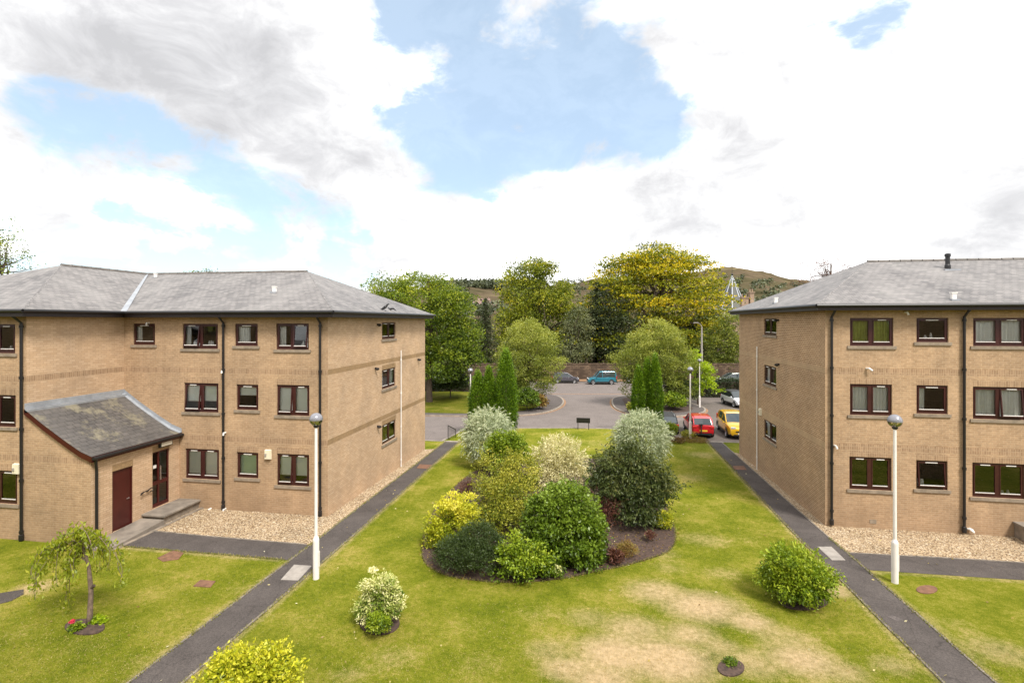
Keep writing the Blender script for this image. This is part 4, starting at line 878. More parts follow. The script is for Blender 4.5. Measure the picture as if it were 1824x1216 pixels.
cover('manhole_cover', [(-20, 1060), (42, 1050), (42, 1058), (20, 1070), (-20, 1080)], M['path'], 'dark worn asphalt patch at the left edge of the left lawn', 'patch')
cover('manhole_cover', [(742, 834), (762, 835), (770, 828), (748, 827)], M['rust'], 'reddish square cover in the far half of the left path')
cover('manhole_cover', [(1308, 836), (1330, 837), (1325, 830), (1305, 830)], M['rust'], 'reddish square cover in the far half of the right path')
cover('manhole_cover', [(1590, 1096), (1608, 1104), (1596, 1106), (1580, 1098)], M['pavement'], 'small sunken cover in the near half of the right path', lift=.016)
# ------------------------------------------------------------------ cars
def car(lab, p, rz, col, L_=3.95, W=1.70, Hh=1.48, kind='hatch', cat='car', plate='plate_y', rail=False, wiper=False, darkroof=None):
    t = thing('parked_car', p, lab, cat, 'parked cars', rz); w = W/2; pm = col
    if kind == 'hatch': top = [(-.5, .42), (-.497, .62), (-.485, .88), (-.46, .97), (-.2, .95), (.1, .93), (.26, .92), (.38, .83), (.46, .70), (.49, .58), (.5, .40)]; roof = [(-.475, .96), (-.40, 1.36), (-.30, Hh-.02), (-.05, Hh), (.07, Hh-.05), (.27, .91)]
    elif kind == 'van': top = [(-.5, .42), (-.497, .7), (-.49, .98), (-.47, 1.02), (-.2, 1.02), (.1, 1.0), (.24, 1.02), (.38, .92), (.46, .80), (.49, .65), (.5, .40)]; roof = [(-.485, 1.0), (-.465, Hh-.12), (-.44, Hh-.02), (0, Hh), (.10, Hh-.04), (.25, 1.0)]
    elif kind == 'suv': top = [(-.5, .48), (-.497, .75), (-.485, 1.0), (-.46, 1.06), (-.2, 1.04), (.1, 1.02), (.25, 1.03), (.38, .97), (.46, .86), (.49, .70), (.5, .45)]; roof = [(-.475, 1.05), (-.39, Hh-.14), (-.32, Hh-.02), (-.05, Hh), (.06, Hh-.05), (.26, 1.02)]
    else: top = [(-.5, .42), (-.497, .65), (-.485, .88), (-.46, .95), (-.2, .93), (.1, .91), (.24, .90), (.38, .80), (.46, .68), (.49, .58), (.5, .40)]; roof = [(-.47, .94), (-.36, 1.28), (-.24, Hh-.02), (-.03, Hh), (.06, Hh-.05), (.24, .89)]
    wf = lambda x: 1-.16*abs(2*x)**6-.03*abs(2*x)**2
    q = MB(); rings = []
    for x, z in top:
        ww = w*wf(x); zb = .22 if abs(x) < .47 else .30
        rings.append([(x*L_, s*a*ww, zz) for s, a, zz in ((-1, .9, zb), (-1, .985, zb+.10), (-1, 1, min(.58, zb+(z-zb)*.6)), (-1, .965, max(zb+.12, z-.07)), (-1, .86, z), (-1, .4, z+.02), (1, .4, z+.02), (1, .86, z), (1, .965, max(zb+.12, z-.07)), (1, 1, min(.58, zb+(z-zb)*.6)), (1, .985, zb+.10), (1, .9, zb))])
    n0 = 0; nr = len(rings[0])
    for r in rings: q.v += r
    for i in range(len(rings)-1):
        for j in range(nr): a = i*nr+j; b = i*nr+(j+1) % nr; q.f.append((a, a+nr, b+nr, b)); q.m.append(1 if j in (0, nr-1, nr-2) else 0)
    q.f.append(tuple(range(nr))); q.m.append(0); q.f.append(tuple(len(q.v)-nr+j for j in range(nr))[::-1]); q.m.append(0)
    q.build('body', [pm, M['trim']], t, smooth=True).data.set_sharp_from_angle(angle=radians(35))
    belt = lambda x: np.interp(x, [a for a, _ in top], [b for _, b in top])-.015
    def ring(x, z):
        b = belt(x); k = (z-b)/(Hh-b); wt = w*(.90-.17*max(0, k)); ww = wf(x)
        return [(x*L_, -w*.90*ww, b), (x*L_, -wt*ww-.02*(k > .5), z-.07*k), (x*L_, -wt*.80, z), (x*L_, 0, z+.015), (x*L_, wt*.80, z), (x*L_, wt*ww+.02*(k > .5), z-.07*k), (x*L_, w*.90*ww, b)]
    R_ = [ring(x, z) for x, z in roof]; gl = MB(); rf = MB(); n = len(R_)
    for i in range(n-1):
        A_, B_ = R_[i], R_[i+1]
        for j in range(6):
            f = [A_[j], B_[j], B_[j+1], A_[j+1]]; side = j in (0, 5); ends = i in (0, n-2)
            (gl if side or ends else rf).face(f)
    for s in (1, 5):                                   # pillars and cant rails
        rf.tube([Vector(r[s]) for r in R_], .042, 6)
    for i in (2, 3) if kind != 'van' else (2, 3):
        for a, b in ((0, 1), (6, 5)): rf.tube([Vector(R_[i][a]), Vector(R_[i][b])], .035, 5)
    if kind == 'van':
        for a, b in ((0, 1), (6, 5)): rf.tube([Vector(R_[1][a]), Vector(R_[1][b])], .06, 5)
    gl.build('window', M['carglass'], t); rf.build('roof', darkroof or pm, t)
    rw = .31 if kind in ('hatch', 'low') else .34
    for x in (-.31, .315):
        for s in (-1, 1):
            yy = s*(w*wf(x)-.085); q = MB()
            Rm = Matrix.Translation((x*L_, yy, rw)) @ Matrix.Rotation(-s*pi/2, 4, 'X')
            q.lathe([(rw*.55, -.10), (rw*.93, -.10), (rw, -.06), (rw, .06), (rw*.93, .095), (rw*.66, .10)], 20); q.v = [tuple(Rm @ Vector(v)) for v in q.v]; wh = q.build('wheel', M['tyre'], t, smooth=True)
            q = MB(); q.lathe([(rw*.66, .098), (rw*.6, .07), (rw*.2, .085), (.0, .09)], 20)
            q.v = [tuple(Rm @ Vector(v)) for v in q.v]; q.build('rim', M['rim'], wh)
            q = MB()
            for k in range(5):
                a = 2*pi*k/5; q.face([(rw*.25*cos(a+.35), rw*.25*sin(a+.35), .0905), (rw*.58*cos(a+.42), rw*.58*sin(a+.42), .0905), (rw*.58*cos(a+.85), rw*.58*sin(a+.85), .0905), (rw*.25*cos(a+.9), rw*.25*sin(a+.9), .0905)])
            q.v = [tuple(Rm @ Vector(v)) for v in q.v]; q.build('spoke_gap', M['trim'], wh)
            q = MB(); Ra = Matrix.Translation((x*L_, s*(w*wf(x)+.001), rw+.01)) @ Matrix.Rotation(-s*pi/2, 4, 'X')
            K = 18; pts = [(rw*1.16*cos(a), -rw*1.16*sin(a)*(1 if s > 0 else -1), 0) for a in np.linspace(0, pi, K)]
            for k in range(K-1):
                a1 = pts[k]; b1 = pts[k+1]; q.face([tuple(Vector(a1)*.86), a1, b1, tuple(Vector(b1)*.86)])
            q.v = [tuple(Ra @ Vector(v)) for v in q.v]; q.build('wheel_arch', M['trim'], t)
    zl = .66 if kind in ('hatch', 'low') else .8
    for s in (-1, 1):
        q = MB(); q.box((L_*.452, s*w*.60-.16, zl-.07), (L_*.487, s*w*.60+.16, zl+.06)); q.build('headlight', M['headlight'], t, bev=.03)
        q = MB(); 
        if kind == 'hatch' or kind == 'low': q.box((-L_*.499-.005, s*w*.70-.15, .72), (-L_*.47, s*w*.70+.15, .86))
        else: q.box((-L_*.499-.005, s*w*.80-.06, .75), (-L_*.47, s*w*.80+.06, 1.15))
        q.build('tail_light', M['redlight'], t, bev=.02)
        q = MB(); q.box((L_*.20-.05, s*(w+.03)-.07, .93), (L_*.20+.05, s*(w+.03)+.07, 1.04)); q.build('mirror', pm, t, bev=.03)
        q = MB(); q.box((-L_*.30+.35, s*(w*.99)-.012, .30), (L_*.30-.35, s*(w*.99)+.012, .42)); q.build('side_skirt', M['trim'], t)
    q = MB(); q.box((-L_*.5-.02, -.26, .50), (-L_*.5+.01, .26, .61)); q.build('number_plate', M[plate], t)
    q = MB(); q.box((L_*.5-.012, -.26, .36), (L_*.5+.02, .26, .47)); q.build('number_plate', M['plate_w'], t)
    q = MB(); q.box((L_*.47, -w*.45, .50), (L_*.5+.006, w*.45, .60)); q.box((L_*.47, -w*.62, .26), (L_*.5+.004, w*.62, .36)); q.build('grille', M['trim'], t)
    q = MB(); q.box((-L_*.5-.008, -w*.7, .27), (-L_*.47, w*.7, .38)); q.build('rear_bumper_trim', M['trim'], t)
    if wiper: q = MB(); q.box((-L_*.5-.10, .12, .42), (-L_*.5-.05, .19, 1.05)); q.box((-L_*.5-.10, .02, .98), (-L_*.49+.1, .28, 1.02)); q.build('bicycle_bracket', M['trim'], t)
    if rail:
        for s in (-1, 1): q = MB(); q.tube([(-.36*L_, s*w*.62, Hh-.05), (-.3*L_, s*w*.62, Hh+.03), (.02*L_, s*w*.62, Hh+.04), (.07*L_, s*w*.62, Hh-.05)], .018, 5); q.build('roof_rail', M['rim'], t)
    return t
pt = lambda px, d: (lambda v: (v.x, v.y, zroad(v.y)))(at(px, HZ, d))
YAW = A
car('dark grey hatchback parked on the street by the stone wall', pt(1007, 72.6), YAW, paint('grey_paint', (.075, .07, .085)), 3.8, 1.68, 1.52)
car('teal blue small van parked on the street by the stone wall', pt(1071.5, 71), YAW+pi, paint('teal_paint', (.02, .16, .22)), 4.0, 1.68, 1.82, 'van', 'van')
car('white car on the street mostly hidden behind the column conifers', pt(1142, 72), YAW+pi, paint('white_paint', (.68, .68, .70)), 4.0, 1.7, 1.5)
car('dark green car on the street seen above the clipped dark hedge', pt(1305, 72.5), YAW+pi, paint('darkgreen_paint', (.06, .08, .065)), 4.3, 1.72, 2.05-.55)
red = paint('red_paint', (.50, .010, .018))
cz = zroad(37)
car('red hatchback parked with its back to the lawn', (7.58, 37.9+1.93, cz), pi/2, red, 3.85, 1.68, 1.48, wiper=True)
car('yellow crossover car parked facing the lawn beside the right block', (10.15, 37.9+2.1, cz), -pi/2, paint('yellow_paint', (.62, .36, .012)), 4.2, 1.8, 1.58, 'suv', darkroof=None)
car('dark car with a pale lined black roof, half hidden by the right silver shrub', (5.22, 38.4+2.1, cz), pi/2, paint('maroon_black_paint', (.03, .012, .018)), 4.3, 1.75, 1.42, 'low', rail=True, darkroof=M['trim'])
p = pt(1312, 51.2); car('white hatchback parked beside the dark hedge', (14.05, 54.6, p[2]), radians(-78), paint('white_paint', (.82, .83, .88)), 3.9, 1.7, 1.5, darkroof=M['trim'])
# ------------------------------------------------------------------ street wall, hedges
def street_wall():
    a = Vector((*cam2(-70, 76.2), 0)); b = Vector((*cam2(60, 76.2), 0)); u = (b-a).normalized(); n = Vector((-u.y, u.x, 0)); Lw = (b-a).length
    t = thing('stone_wall', (a.lerp(b, .5).x, a.lerp(b, .5).y, -1.2), 'long weathered rubble stone wall running behind the street and its parked cars', 'wall'); off = t.location.copy()
    R_ = Matrix((u, n, Vector((0, 0, 1)))).transposed().to_4x4(); R_.translation = a
    q = MB(); q.box((0, 0, -1.6), (Lw, .5, 1.08), R=R_); q.build('wall', M['stonewall'], t, tuple(off))
    q = MB(); x = 0
    while x < Lw: w_ = random.uniform(.5, .9); q.box((x, -.05, 1.083), (x+w_-.02, .55, 1.083+random.uniform(.11, .16)), R=R_); x += w_
    q.build('coping', M['stonewall'], t, tuple(off))
street_wall()
def hedge(lab, c0, c1, w, h, mat='hedge', leaf=.12, dens=260, fn=zroad):
    a = Vector((*c0, 0)); b = Vector((*c1, 0)); u = (b-a).normalized(); n = Vector((-u.y, u.x, 0)); Lh = (b-a).length; z0 = fn(a.y)
    t = thing('hedge', (a.x, a.y, z0), lab, 'hedge'); m = int(Lh*h*dens)+int(Lh*w*dens)
    s = rng.random(m)*Lh; f = rng.random(m); per = 2*h+w; k = f*per
    wob = .12*np.sin(s*2.1)+.08*np.sin(s*5.3+1)
    y = np.where(k < h, 0, np.where(k < h+w, k-h, w))+rng.normal(0, .07, m)+wob*(k < h); z = np.where(k < h, k, np.where(k < h+w, h+wob*.7, per-k))+rng.normal(0, .07, m)
    P = np.array(a)[None, :]+np.array(u)[None, :]*s[:, None]+np.array(n)[None, :]*y[:, None]; P[:, 2] = z0+z; P[:, 2] = np.maximum(P[:, 2], z0+.02)
    leaf_obj('foliage', P, rng.normal(size=(m, 3)), leaf*(.6+.8*rng.random(m)), .6, rng.normal(.45, .25, m), L[mat], t, tuple(t.location))
    R_ = Matrix((u, n, Vector((0, 0, 1)))).transposed().to_4x4(); R_.translation = Vector((a.x, a.y, z0))
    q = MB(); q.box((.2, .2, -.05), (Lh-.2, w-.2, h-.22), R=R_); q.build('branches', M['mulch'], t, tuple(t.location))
hedge('clipped dark green hedge behind the white hatchback', cam2(18.0, 57.6), cam2(34, 57.6), 1.3, 1.85, leaf=.16, dens=330)
hedge('dark hedge along the verge behind the green tree', cam2(-17, 61.6), cam2(-1.5+.2, 61.6), 1.4, 1.7, leaf=.2, dens=140)
# ------------------------------------------------------------------ planting in the lawns
BED = [(752, 975), (753, 995), (768, 1012), (800, 1026), (850, 1034), (905, 1037), (960, 1035), (1015, 1028), (1060, 1018), (1110, 1008), (1160, 994), (1190, 982), (1203, 962), (1200, 935), (1188, 905), (1150, 850), (1080, 820), (960, 815), (880, 825), (830, 850), (780, 900), (758, 945)]
bedp = arc([g2(*p) for p in BED]+[g2(*BED[0])], 4)[:-1]
def soil(name, pts, lab=None): o = sheet(name, pts, M['mulch'], zlawn, .03, 1.0, .05); return struct(o)
soil('soil_bed', bedp); 
cb = Vector((sum(p[0] for p in bedp)/len(bedp), sum(p[1] for p in bedp)/len(bedp)))
n = 1700; pp = np.array([[cb.x+(p[0]-cb.x)*k, cb.y+(p[1]-cb.y)*k, zlawn(p[1])+.04] for p, k in [(bedp[int(rng.integers(len(bedp)))], float(rng.random()**.5)) for _ in range(n)]]); pp[:, :2] += rng.normal(0, .2, (n, 2))
o = leaf_obj('bark_chips', pp, np.c_[rng.normal(size=(n, 2)), rng.normal(0, .2, n)], .07*np.ones(n), .5, rng.random(n), L['rust']); o['kind'] = 'stuff'
SG = 'shrubs in the central bed'
def shoots(name, c, R_, n, ln, per, mat, t, off, leaf=.09, wr=.2, grav=.5, up=-.1):
    U = unit(n, up); n = len(U); P = []; D = []; T = []
    for u in U:
        s = np.array(c)+u*np.array(R_)*rng.uniform(.75, .98); l = ln*rng.uniform(.5, 1.3); d = u*.7+rng.normal(0, .35, 3)+np.array([0, 0, .35]); d /= np.linalg.norm(d); tt = rng.normal(.6, .2)
        for k in range(per):
            f = k/per; pos = s+d*l*f+np.array([0, 0, -grav*l*f*f]); P.append(pos+rng.normal(0, .012, 3)); D.append(d+np.array([0, 0, -2*grav*f])+rng.normal(0, .45, 3)); T.append(tt+rng.normal(0, .12))
    leaf_obj(name, np.array(P), np.array(D), leaf*(.7+.6*rng.random(len(P))), wr, np.array(T), mat, t, off)
def silver(lab, x0, x1, yt, d):
    t = shrub('silver_shrub', lab, 'shrub', x0+1, x1-1, yt+10, d, L['silver'], group='silver shrubs', ncl=700, per=26, cr=.16, leaf=.12, wr=.2, flat=1.0, shell=.35, up=-.9, rough=.07, outw=1.0, down=.25, tone=(.45, .2), ctone=.12, zt=.25)
    c = Vector(t.location); rx = (x1-x0)/2*d/F-.15; h = zat(yt, d)-c.z-.12
    shoots('shoots', (c.x, c.y, c.z+h*.5), (rx*.9, rx*.85, h*.46), 620, .55, 15, L['silver'], t, tuple(c), leaf=.13, wr=.2, grav=.45, up=-.55)
silver('rounded silvery grey shrub at the left end of the lawn by the left path', 818, 920, 719, 27.0)
silver('rounded silvery grey shrub on the right, behind the dark evergreen shrub', 1088, 1198, 722, 27.0)
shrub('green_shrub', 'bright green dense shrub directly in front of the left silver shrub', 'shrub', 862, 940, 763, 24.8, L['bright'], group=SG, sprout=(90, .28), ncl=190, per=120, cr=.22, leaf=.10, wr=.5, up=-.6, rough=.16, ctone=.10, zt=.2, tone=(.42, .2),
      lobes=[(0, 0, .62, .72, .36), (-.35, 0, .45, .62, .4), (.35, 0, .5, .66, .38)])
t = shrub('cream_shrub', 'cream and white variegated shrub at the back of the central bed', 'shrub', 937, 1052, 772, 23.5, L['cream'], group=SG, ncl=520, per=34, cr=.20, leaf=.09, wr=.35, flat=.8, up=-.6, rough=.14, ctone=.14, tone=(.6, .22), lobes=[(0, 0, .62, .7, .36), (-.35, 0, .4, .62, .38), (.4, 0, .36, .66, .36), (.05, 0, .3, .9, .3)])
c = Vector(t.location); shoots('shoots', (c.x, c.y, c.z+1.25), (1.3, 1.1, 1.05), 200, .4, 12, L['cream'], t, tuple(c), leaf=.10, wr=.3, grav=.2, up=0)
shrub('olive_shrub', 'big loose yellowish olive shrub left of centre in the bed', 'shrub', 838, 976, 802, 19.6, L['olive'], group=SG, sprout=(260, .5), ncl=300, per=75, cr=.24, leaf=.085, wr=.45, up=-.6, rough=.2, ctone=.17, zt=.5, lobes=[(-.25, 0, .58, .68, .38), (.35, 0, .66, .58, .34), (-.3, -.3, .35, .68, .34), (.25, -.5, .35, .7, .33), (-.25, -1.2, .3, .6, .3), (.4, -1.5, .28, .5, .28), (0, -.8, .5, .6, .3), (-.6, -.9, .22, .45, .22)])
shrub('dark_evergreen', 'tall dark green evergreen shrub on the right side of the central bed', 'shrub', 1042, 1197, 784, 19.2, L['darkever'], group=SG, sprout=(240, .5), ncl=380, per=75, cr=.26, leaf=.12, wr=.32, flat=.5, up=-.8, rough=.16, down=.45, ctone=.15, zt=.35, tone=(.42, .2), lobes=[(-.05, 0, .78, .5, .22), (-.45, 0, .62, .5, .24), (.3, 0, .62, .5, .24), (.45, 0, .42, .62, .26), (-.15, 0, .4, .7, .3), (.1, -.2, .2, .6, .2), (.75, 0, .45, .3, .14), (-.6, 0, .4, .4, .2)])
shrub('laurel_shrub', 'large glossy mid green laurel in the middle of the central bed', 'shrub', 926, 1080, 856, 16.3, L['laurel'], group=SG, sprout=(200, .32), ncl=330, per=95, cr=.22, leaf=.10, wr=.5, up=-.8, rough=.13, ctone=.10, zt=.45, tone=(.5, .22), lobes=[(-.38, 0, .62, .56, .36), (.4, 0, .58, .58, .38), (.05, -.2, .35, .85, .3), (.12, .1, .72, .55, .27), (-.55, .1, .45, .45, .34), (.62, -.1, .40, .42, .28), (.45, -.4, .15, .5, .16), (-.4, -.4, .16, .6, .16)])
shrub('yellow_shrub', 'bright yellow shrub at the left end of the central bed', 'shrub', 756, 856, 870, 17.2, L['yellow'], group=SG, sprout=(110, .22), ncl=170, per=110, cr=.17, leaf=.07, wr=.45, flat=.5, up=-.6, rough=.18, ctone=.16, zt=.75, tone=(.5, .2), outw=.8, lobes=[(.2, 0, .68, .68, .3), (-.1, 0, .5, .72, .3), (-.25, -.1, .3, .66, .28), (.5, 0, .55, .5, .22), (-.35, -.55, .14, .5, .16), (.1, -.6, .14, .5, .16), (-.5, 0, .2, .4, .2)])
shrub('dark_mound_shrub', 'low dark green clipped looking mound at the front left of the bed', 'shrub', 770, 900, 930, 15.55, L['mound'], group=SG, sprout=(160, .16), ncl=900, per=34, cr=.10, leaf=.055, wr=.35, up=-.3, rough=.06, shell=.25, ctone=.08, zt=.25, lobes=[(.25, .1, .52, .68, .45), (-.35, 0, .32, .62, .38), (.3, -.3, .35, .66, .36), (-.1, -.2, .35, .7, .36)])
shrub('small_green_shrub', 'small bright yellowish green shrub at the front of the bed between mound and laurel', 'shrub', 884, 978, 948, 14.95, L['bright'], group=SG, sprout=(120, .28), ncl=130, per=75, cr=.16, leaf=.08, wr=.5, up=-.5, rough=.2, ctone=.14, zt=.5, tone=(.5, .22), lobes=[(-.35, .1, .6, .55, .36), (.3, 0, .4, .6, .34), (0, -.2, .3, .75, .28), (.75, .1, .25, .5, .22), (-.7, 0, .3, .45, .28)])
shrub('barberry_shrub', 'thin reddish brown twiggy shrub between the laurel and the dark evergreen', 'shrub', 1048, 1106, 880, 18.6, L['red'], group=SG, sprout=(60, .4), ncl=170, per=16, cr=.2, leaf=.07, wr=.4, shell=.9, up=-.6, rough=.15)
shrub('golden_small_shrub', 'small rounded gold leaved shrub at the right end of the bed', 'shrub', 1163, 1200, 908, 18.6, L['yellow'], group=SG, ncl=190, per=34, cr=.09, leaf=.06, wr=.4, tone=(.42, .2), rough=.08, up=-.6)
shrub('heather', 'low rusty brown heather in the open soil of the bed', 'heather', 1096, 1136, 962, 16.3, L['rust'], group=SG, ncl=110, per=24, cr=.09, leaf=.06, wr=.25, up=-.3)
shrub('red_shrub', 'low dark red leaved plant at the front edge of the open soil', 'shrub', 1078, 1112, 978, 15.8, L['red'], group=SG, ncl=80, per=18, cr=.09, leaf=.10, wr=.3, up=-.3)
shrub('small_red_plant', 'tiny red leaved plant beside the small gold shrub', 'plant', 1148, 1168, 944, 17.4, L['red'], group=SG, ncl=24, per=14, cr=.08, leaf=.08, wr=.3, up=0, stem=False)
shrub('heather', 'grey purple heather behind the yellow shrub at the back left of the bed', 'heather', 812, 850, 850, 20.8, L['red'], group=SG, ncl=90, per=16, cr=.12, leaf=.07, wr=.3, up=-.2)
p = G(1068, 1003); t = thing('grass_tuft', tuple(p), 'tuft of fine blue green grass in the open soil of the bed', 'plant', SG)
m = 420; a = rng.uniform(0, 2*pi, m); r = rng.random(m)*.1; D = np.c_[np.cos(a)*.8, np.sin(a)*.8, 1+rng.random(m)]; Ln = .35+.2*rng.random(m); D /= np.linalg.norm(D, axis=1, keepdims=True)
P = np.c_[p.x+np.cos(a)*r, p.y+np.sin(a)*r, np.full(m, p.z)]+D*Ln[:, None]*.5; leaf_obj('blades', P, D, Ln, .05, rng.random(m), L['tuft'], t, tuple(p))
p = G(993, 1030); t = thing('flowering_plant', tuple(p), 'small plant with pale yellow flowers at the front edge of the bed', 'plant', SG)
crown('flowers', [(p.x, p.y, p.z+.22, .13, .13, .2)], L['flower'], t, tuple(p), ncl=22, per=9, cr=.03, leaf=.05, wr=.7); crown('foliage', [(p.x, p.y, p.z+.14, .16, .14, .14)], L['laurel'], t, tuple(p), ncl=24, per=12, cr=.05, leaf=.07)
# lawn shrubs
def ring_soil(px, py, a, b): soil('soil_ring', [g2(*q_) for q_ in oval(px, py, a, b, 22)])
ring_soil(676, 1110, 36, 21); ring_soil(1432, 1068, 46, 19); ring_soil(151, 1117, 36, 14)
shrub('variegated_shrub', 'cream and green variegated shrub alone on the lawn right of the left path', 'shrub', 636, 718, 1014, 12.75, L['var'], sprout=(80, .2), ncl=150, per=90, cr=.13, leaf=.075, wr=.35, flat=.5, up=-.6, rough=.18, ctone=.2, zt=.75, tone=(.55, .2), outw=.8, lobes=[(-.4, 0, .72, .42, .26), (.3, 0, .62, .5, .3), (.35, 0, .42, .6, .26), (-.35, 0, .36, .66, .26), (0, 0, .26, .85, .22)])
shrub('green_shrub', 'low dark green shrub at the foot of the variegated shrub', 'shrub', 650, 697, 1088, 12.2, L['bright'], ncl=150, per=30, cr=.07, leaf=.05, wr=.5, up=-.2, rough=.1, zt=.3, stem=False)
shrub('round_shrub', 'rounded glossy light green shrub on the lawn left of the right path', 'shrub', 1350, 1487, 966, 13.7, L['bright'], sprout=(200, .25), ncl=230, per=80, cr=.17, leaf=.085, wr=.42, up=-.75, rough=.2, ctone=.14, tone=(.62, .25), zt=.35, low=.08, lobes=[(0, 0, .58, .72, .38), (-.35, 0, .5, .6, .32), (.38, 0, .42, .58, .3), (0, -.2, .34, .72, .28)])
shrub('yellow_leaved_shrub', 'yellow green shrub cut off by the bottom edge of the photograph', 'shrub', 352, 532, 1150, 9.6, L['yellow'], sprout=(200, .22), ncl=260, per=70, cr=.14, leaf=.075, wr=.5, up=-.4, rough=.2, tone=(.5, .24), ctone=.14, lobes=[(-.3, 0, .5, .62, .42), (.4, 0, .5, .55, .44), (0, -.1, .45, .8, .4)])
soil('soil_ring', [g2(*q_) for q_ in oval(1302, 1190, 24, 15, 22)])
shrub('small_plant', 'small green plant growing in a round soil patch on the dry lawn', 'plant', 1288, 1318, 1173, 11.2, L['laurel'], ncl=36, per=12, cr=.05, leaf=.05, up=0, stem=False)
p = G(1302, 1190)
# weeping tree with annual flowers round it
def weeping():
    b = G(158, 1110); d = (H-b.z)*F/(1110-HZ); off = tuple(b); t = thing('weeping_tree', off, 'small weeping tree with drooping twigs on the left lawn', 'tree')
    P = lambda px, py, dd=0: at(px, py, d+dd)
    q = MB(); q.tube([b-Vector((0, 0, .1)), P(160, 1095), P(162, 1052), P(160, 1030), P(158, 1008), P(152, 985), P(144, 970)], [.075, .062, .052, .05, .04, .034, .026], 9); q.build('trunk', M['barkpale'], t, off, smooth=True)
    q = MB(); q.tube([P(160, 1048), P(168, 1042)], [.05, .035], 7); q.build('branch_stub', M['bark'], t, off)
    q = MB(); LP = []; LD = []
    arms = [((150, 985), (125, 958), (92, 972), (72, 1000), (64, 1045)), ((148, 978), (140, 950), (112, 960), (100, 1010), (96, 1040)), ((146, 972), (150, 946), (172, 958), (190, 985), (192, 1020)), ((152, 988), (172, 962), (203, 980), (214, 1010), (219, 1036)), ((155, 1000), (132, 985), (122, 1010), (118, 1050), (116, 1075)), ((150, 982), (110, 965), (80, 1000), (66, 1030), (60, 1070)), ((150, 980), (160, 950), (180, 970), (178, 1000), (176, 1015)), ((152, 990), (140, 968), (128, 990), (130, 1015), (128, 1030)), ((147, 975), (132, 945), (150, 948), (165, 975), (168, 1000)), ((150, 985), (100, 975), (68, 985), (58, 1020), (62, 1040))]
    for a in arms:
        for rep_ in range(3):
            o = [random.uniform(-.7, .7) for _ in range(2)]; pts = []
            for k, (x, y) in enumerate(a): pts.append(P(x+random.uniform(-7, 7)*(k > 0), y+random.uniform(-6, 6)*(k > 0), o[0]*k/3))
            ca = arc([(p.x, p.z) for p in pts], 5); ya = np.interp(np.linspace(0, 1, len(ca)), np.linspace(0, 1, len(pts)), [p.y for p in pts]); c3 = [Vector((x, y, z)) for (x, z), y in zip(ca, ya)]
            q.tube(c3, list(np.linspace(.018 if rep_ == 0 else .009, .003, len(c3))), 4)
            for i in range(4, len(c3)):
                for _ in range(10 if i < 13 else 3):
                    if random.random() < .75: pz = c3[i]+Vector((random.gauss(0, .07), random.gauss(0, .07), random.gauss(-.04, .07))); LP.append(pz); LD.append((random.gauss(0, .55), random.gauss(0, .55), -.8))
    q.build('branches', M['barkpale'], t, off, smooth=True)
    LP = np.array(LP); leaf_obj('foliage', LP, np.array(LD), .085+.06*rng.random(len(LP)), .36, rng.normal(.55, .16, len(LP)), L['weep'], t, off)
    for px, py, m_, lab in ((136, 1122, 'bright', 'leafy bedding plants with a pink flower left of the weeping tree trunk'), (175, 1108, 'lime', 'bright green bedding plants right of the weeping tree trunk')):
        pp_ = G(px, py); tt = thing('bedding_plant', tuple(pp_), lab, 'plant', 'bedding plants under the weeping tree')
        crown('foliage', [(pp_.x, pp_.y, pp_.z+.03, .2, .14, .12)], L[m_], tt, tuple(pp_), ncl=50, per=14, cr=.04, leaf=.06, up=-.1)
        if m_ == 'bright': crown('flowers', [(pp_.x-.12, pp_.y, pp_.z+.2, .03, .03, .03)], L['pink'], tt, tuple(pp_), ncl=14, per=10, cr=.02, leaf=.045, wr=.8)
weeping()
# ------------------------------------------------------------------ conifers and trees
def column(lab, px, yt, d, w_px, fn=zlawn, seed=0, ncl=420, mat='column', zb=None, grp='column conifers'):
    c = at(px, HZ, d); z0 = fn(c.y) if zb is None else zb; zt = zat(yt, d); h = zt-z0; R_ = w_px/2*d/F; off = (c.x, c.y, z0)
    t = thing('column_conifer', off, lab, 'conifer', grp)
    C = []; U = []
    for i in range(ncl):
        f = (i+.5)/ncl; a = i*2.39996; r = R_*min(1, (f*5+.55))*min(1, ((1-f)*2.1)**.6)*(.8+.28*random.random()); C.append((c.x+r*cos(a), c.y+r*sin(a), z0+.05+f*h*.97)); U.append((cos(a), sin(a), 1.6))
    C = np.array(C); U = np.array(U); per = 46; k = np.repeat(np.arange(ncl), per); q = rng.normal(size=(len(k), 3))
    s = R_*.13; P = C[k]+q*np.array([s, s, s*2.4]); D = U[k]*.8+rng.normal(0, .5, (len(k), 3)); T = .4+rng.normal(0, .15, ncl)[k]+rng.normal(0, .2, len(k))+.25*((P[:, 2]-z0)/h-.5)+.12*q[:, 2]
    ok = P[:, 2] > z0+.02; leaf_obj('foliage', P[ok], D[ok], .10*(.7+.6*rng.random(ok.sum())), .4, T[ok], L[mat], t, off)
    q = MB(); q.tube([(c.x, c.y, z0-.1), (c.x, c.y, z0+h*.85)], [R_*.14, .02], 7); q.build('trunk', M['bark'], t, off)
column('dark green column conifer behind the left silver shrub, beside a globe lamp', 851, 664, 36.9, 30, ncl=380, zb=-.38); column('dark green column conifer, lower twin pressed between two taller column conifers', 871, 655, 36.6, 26, ncl=380, zb=-.38)
column('tallest column conifer, smooth bright green, in the left group', 901, 626, 36.4, 36, ncl=620, zb=-.38)
column('leftmost column conifer of the right group', 1137, 652, 36.6, 22, ncl=360, zb=-.38); column('middle column conifer of the right group', 1153, 640, 36.9, 24, ncl=420, zb=-.38); column('rightmost column conifer of the right group', 1167, 633, 36.5, 24, ncl=420, zb=-.38)
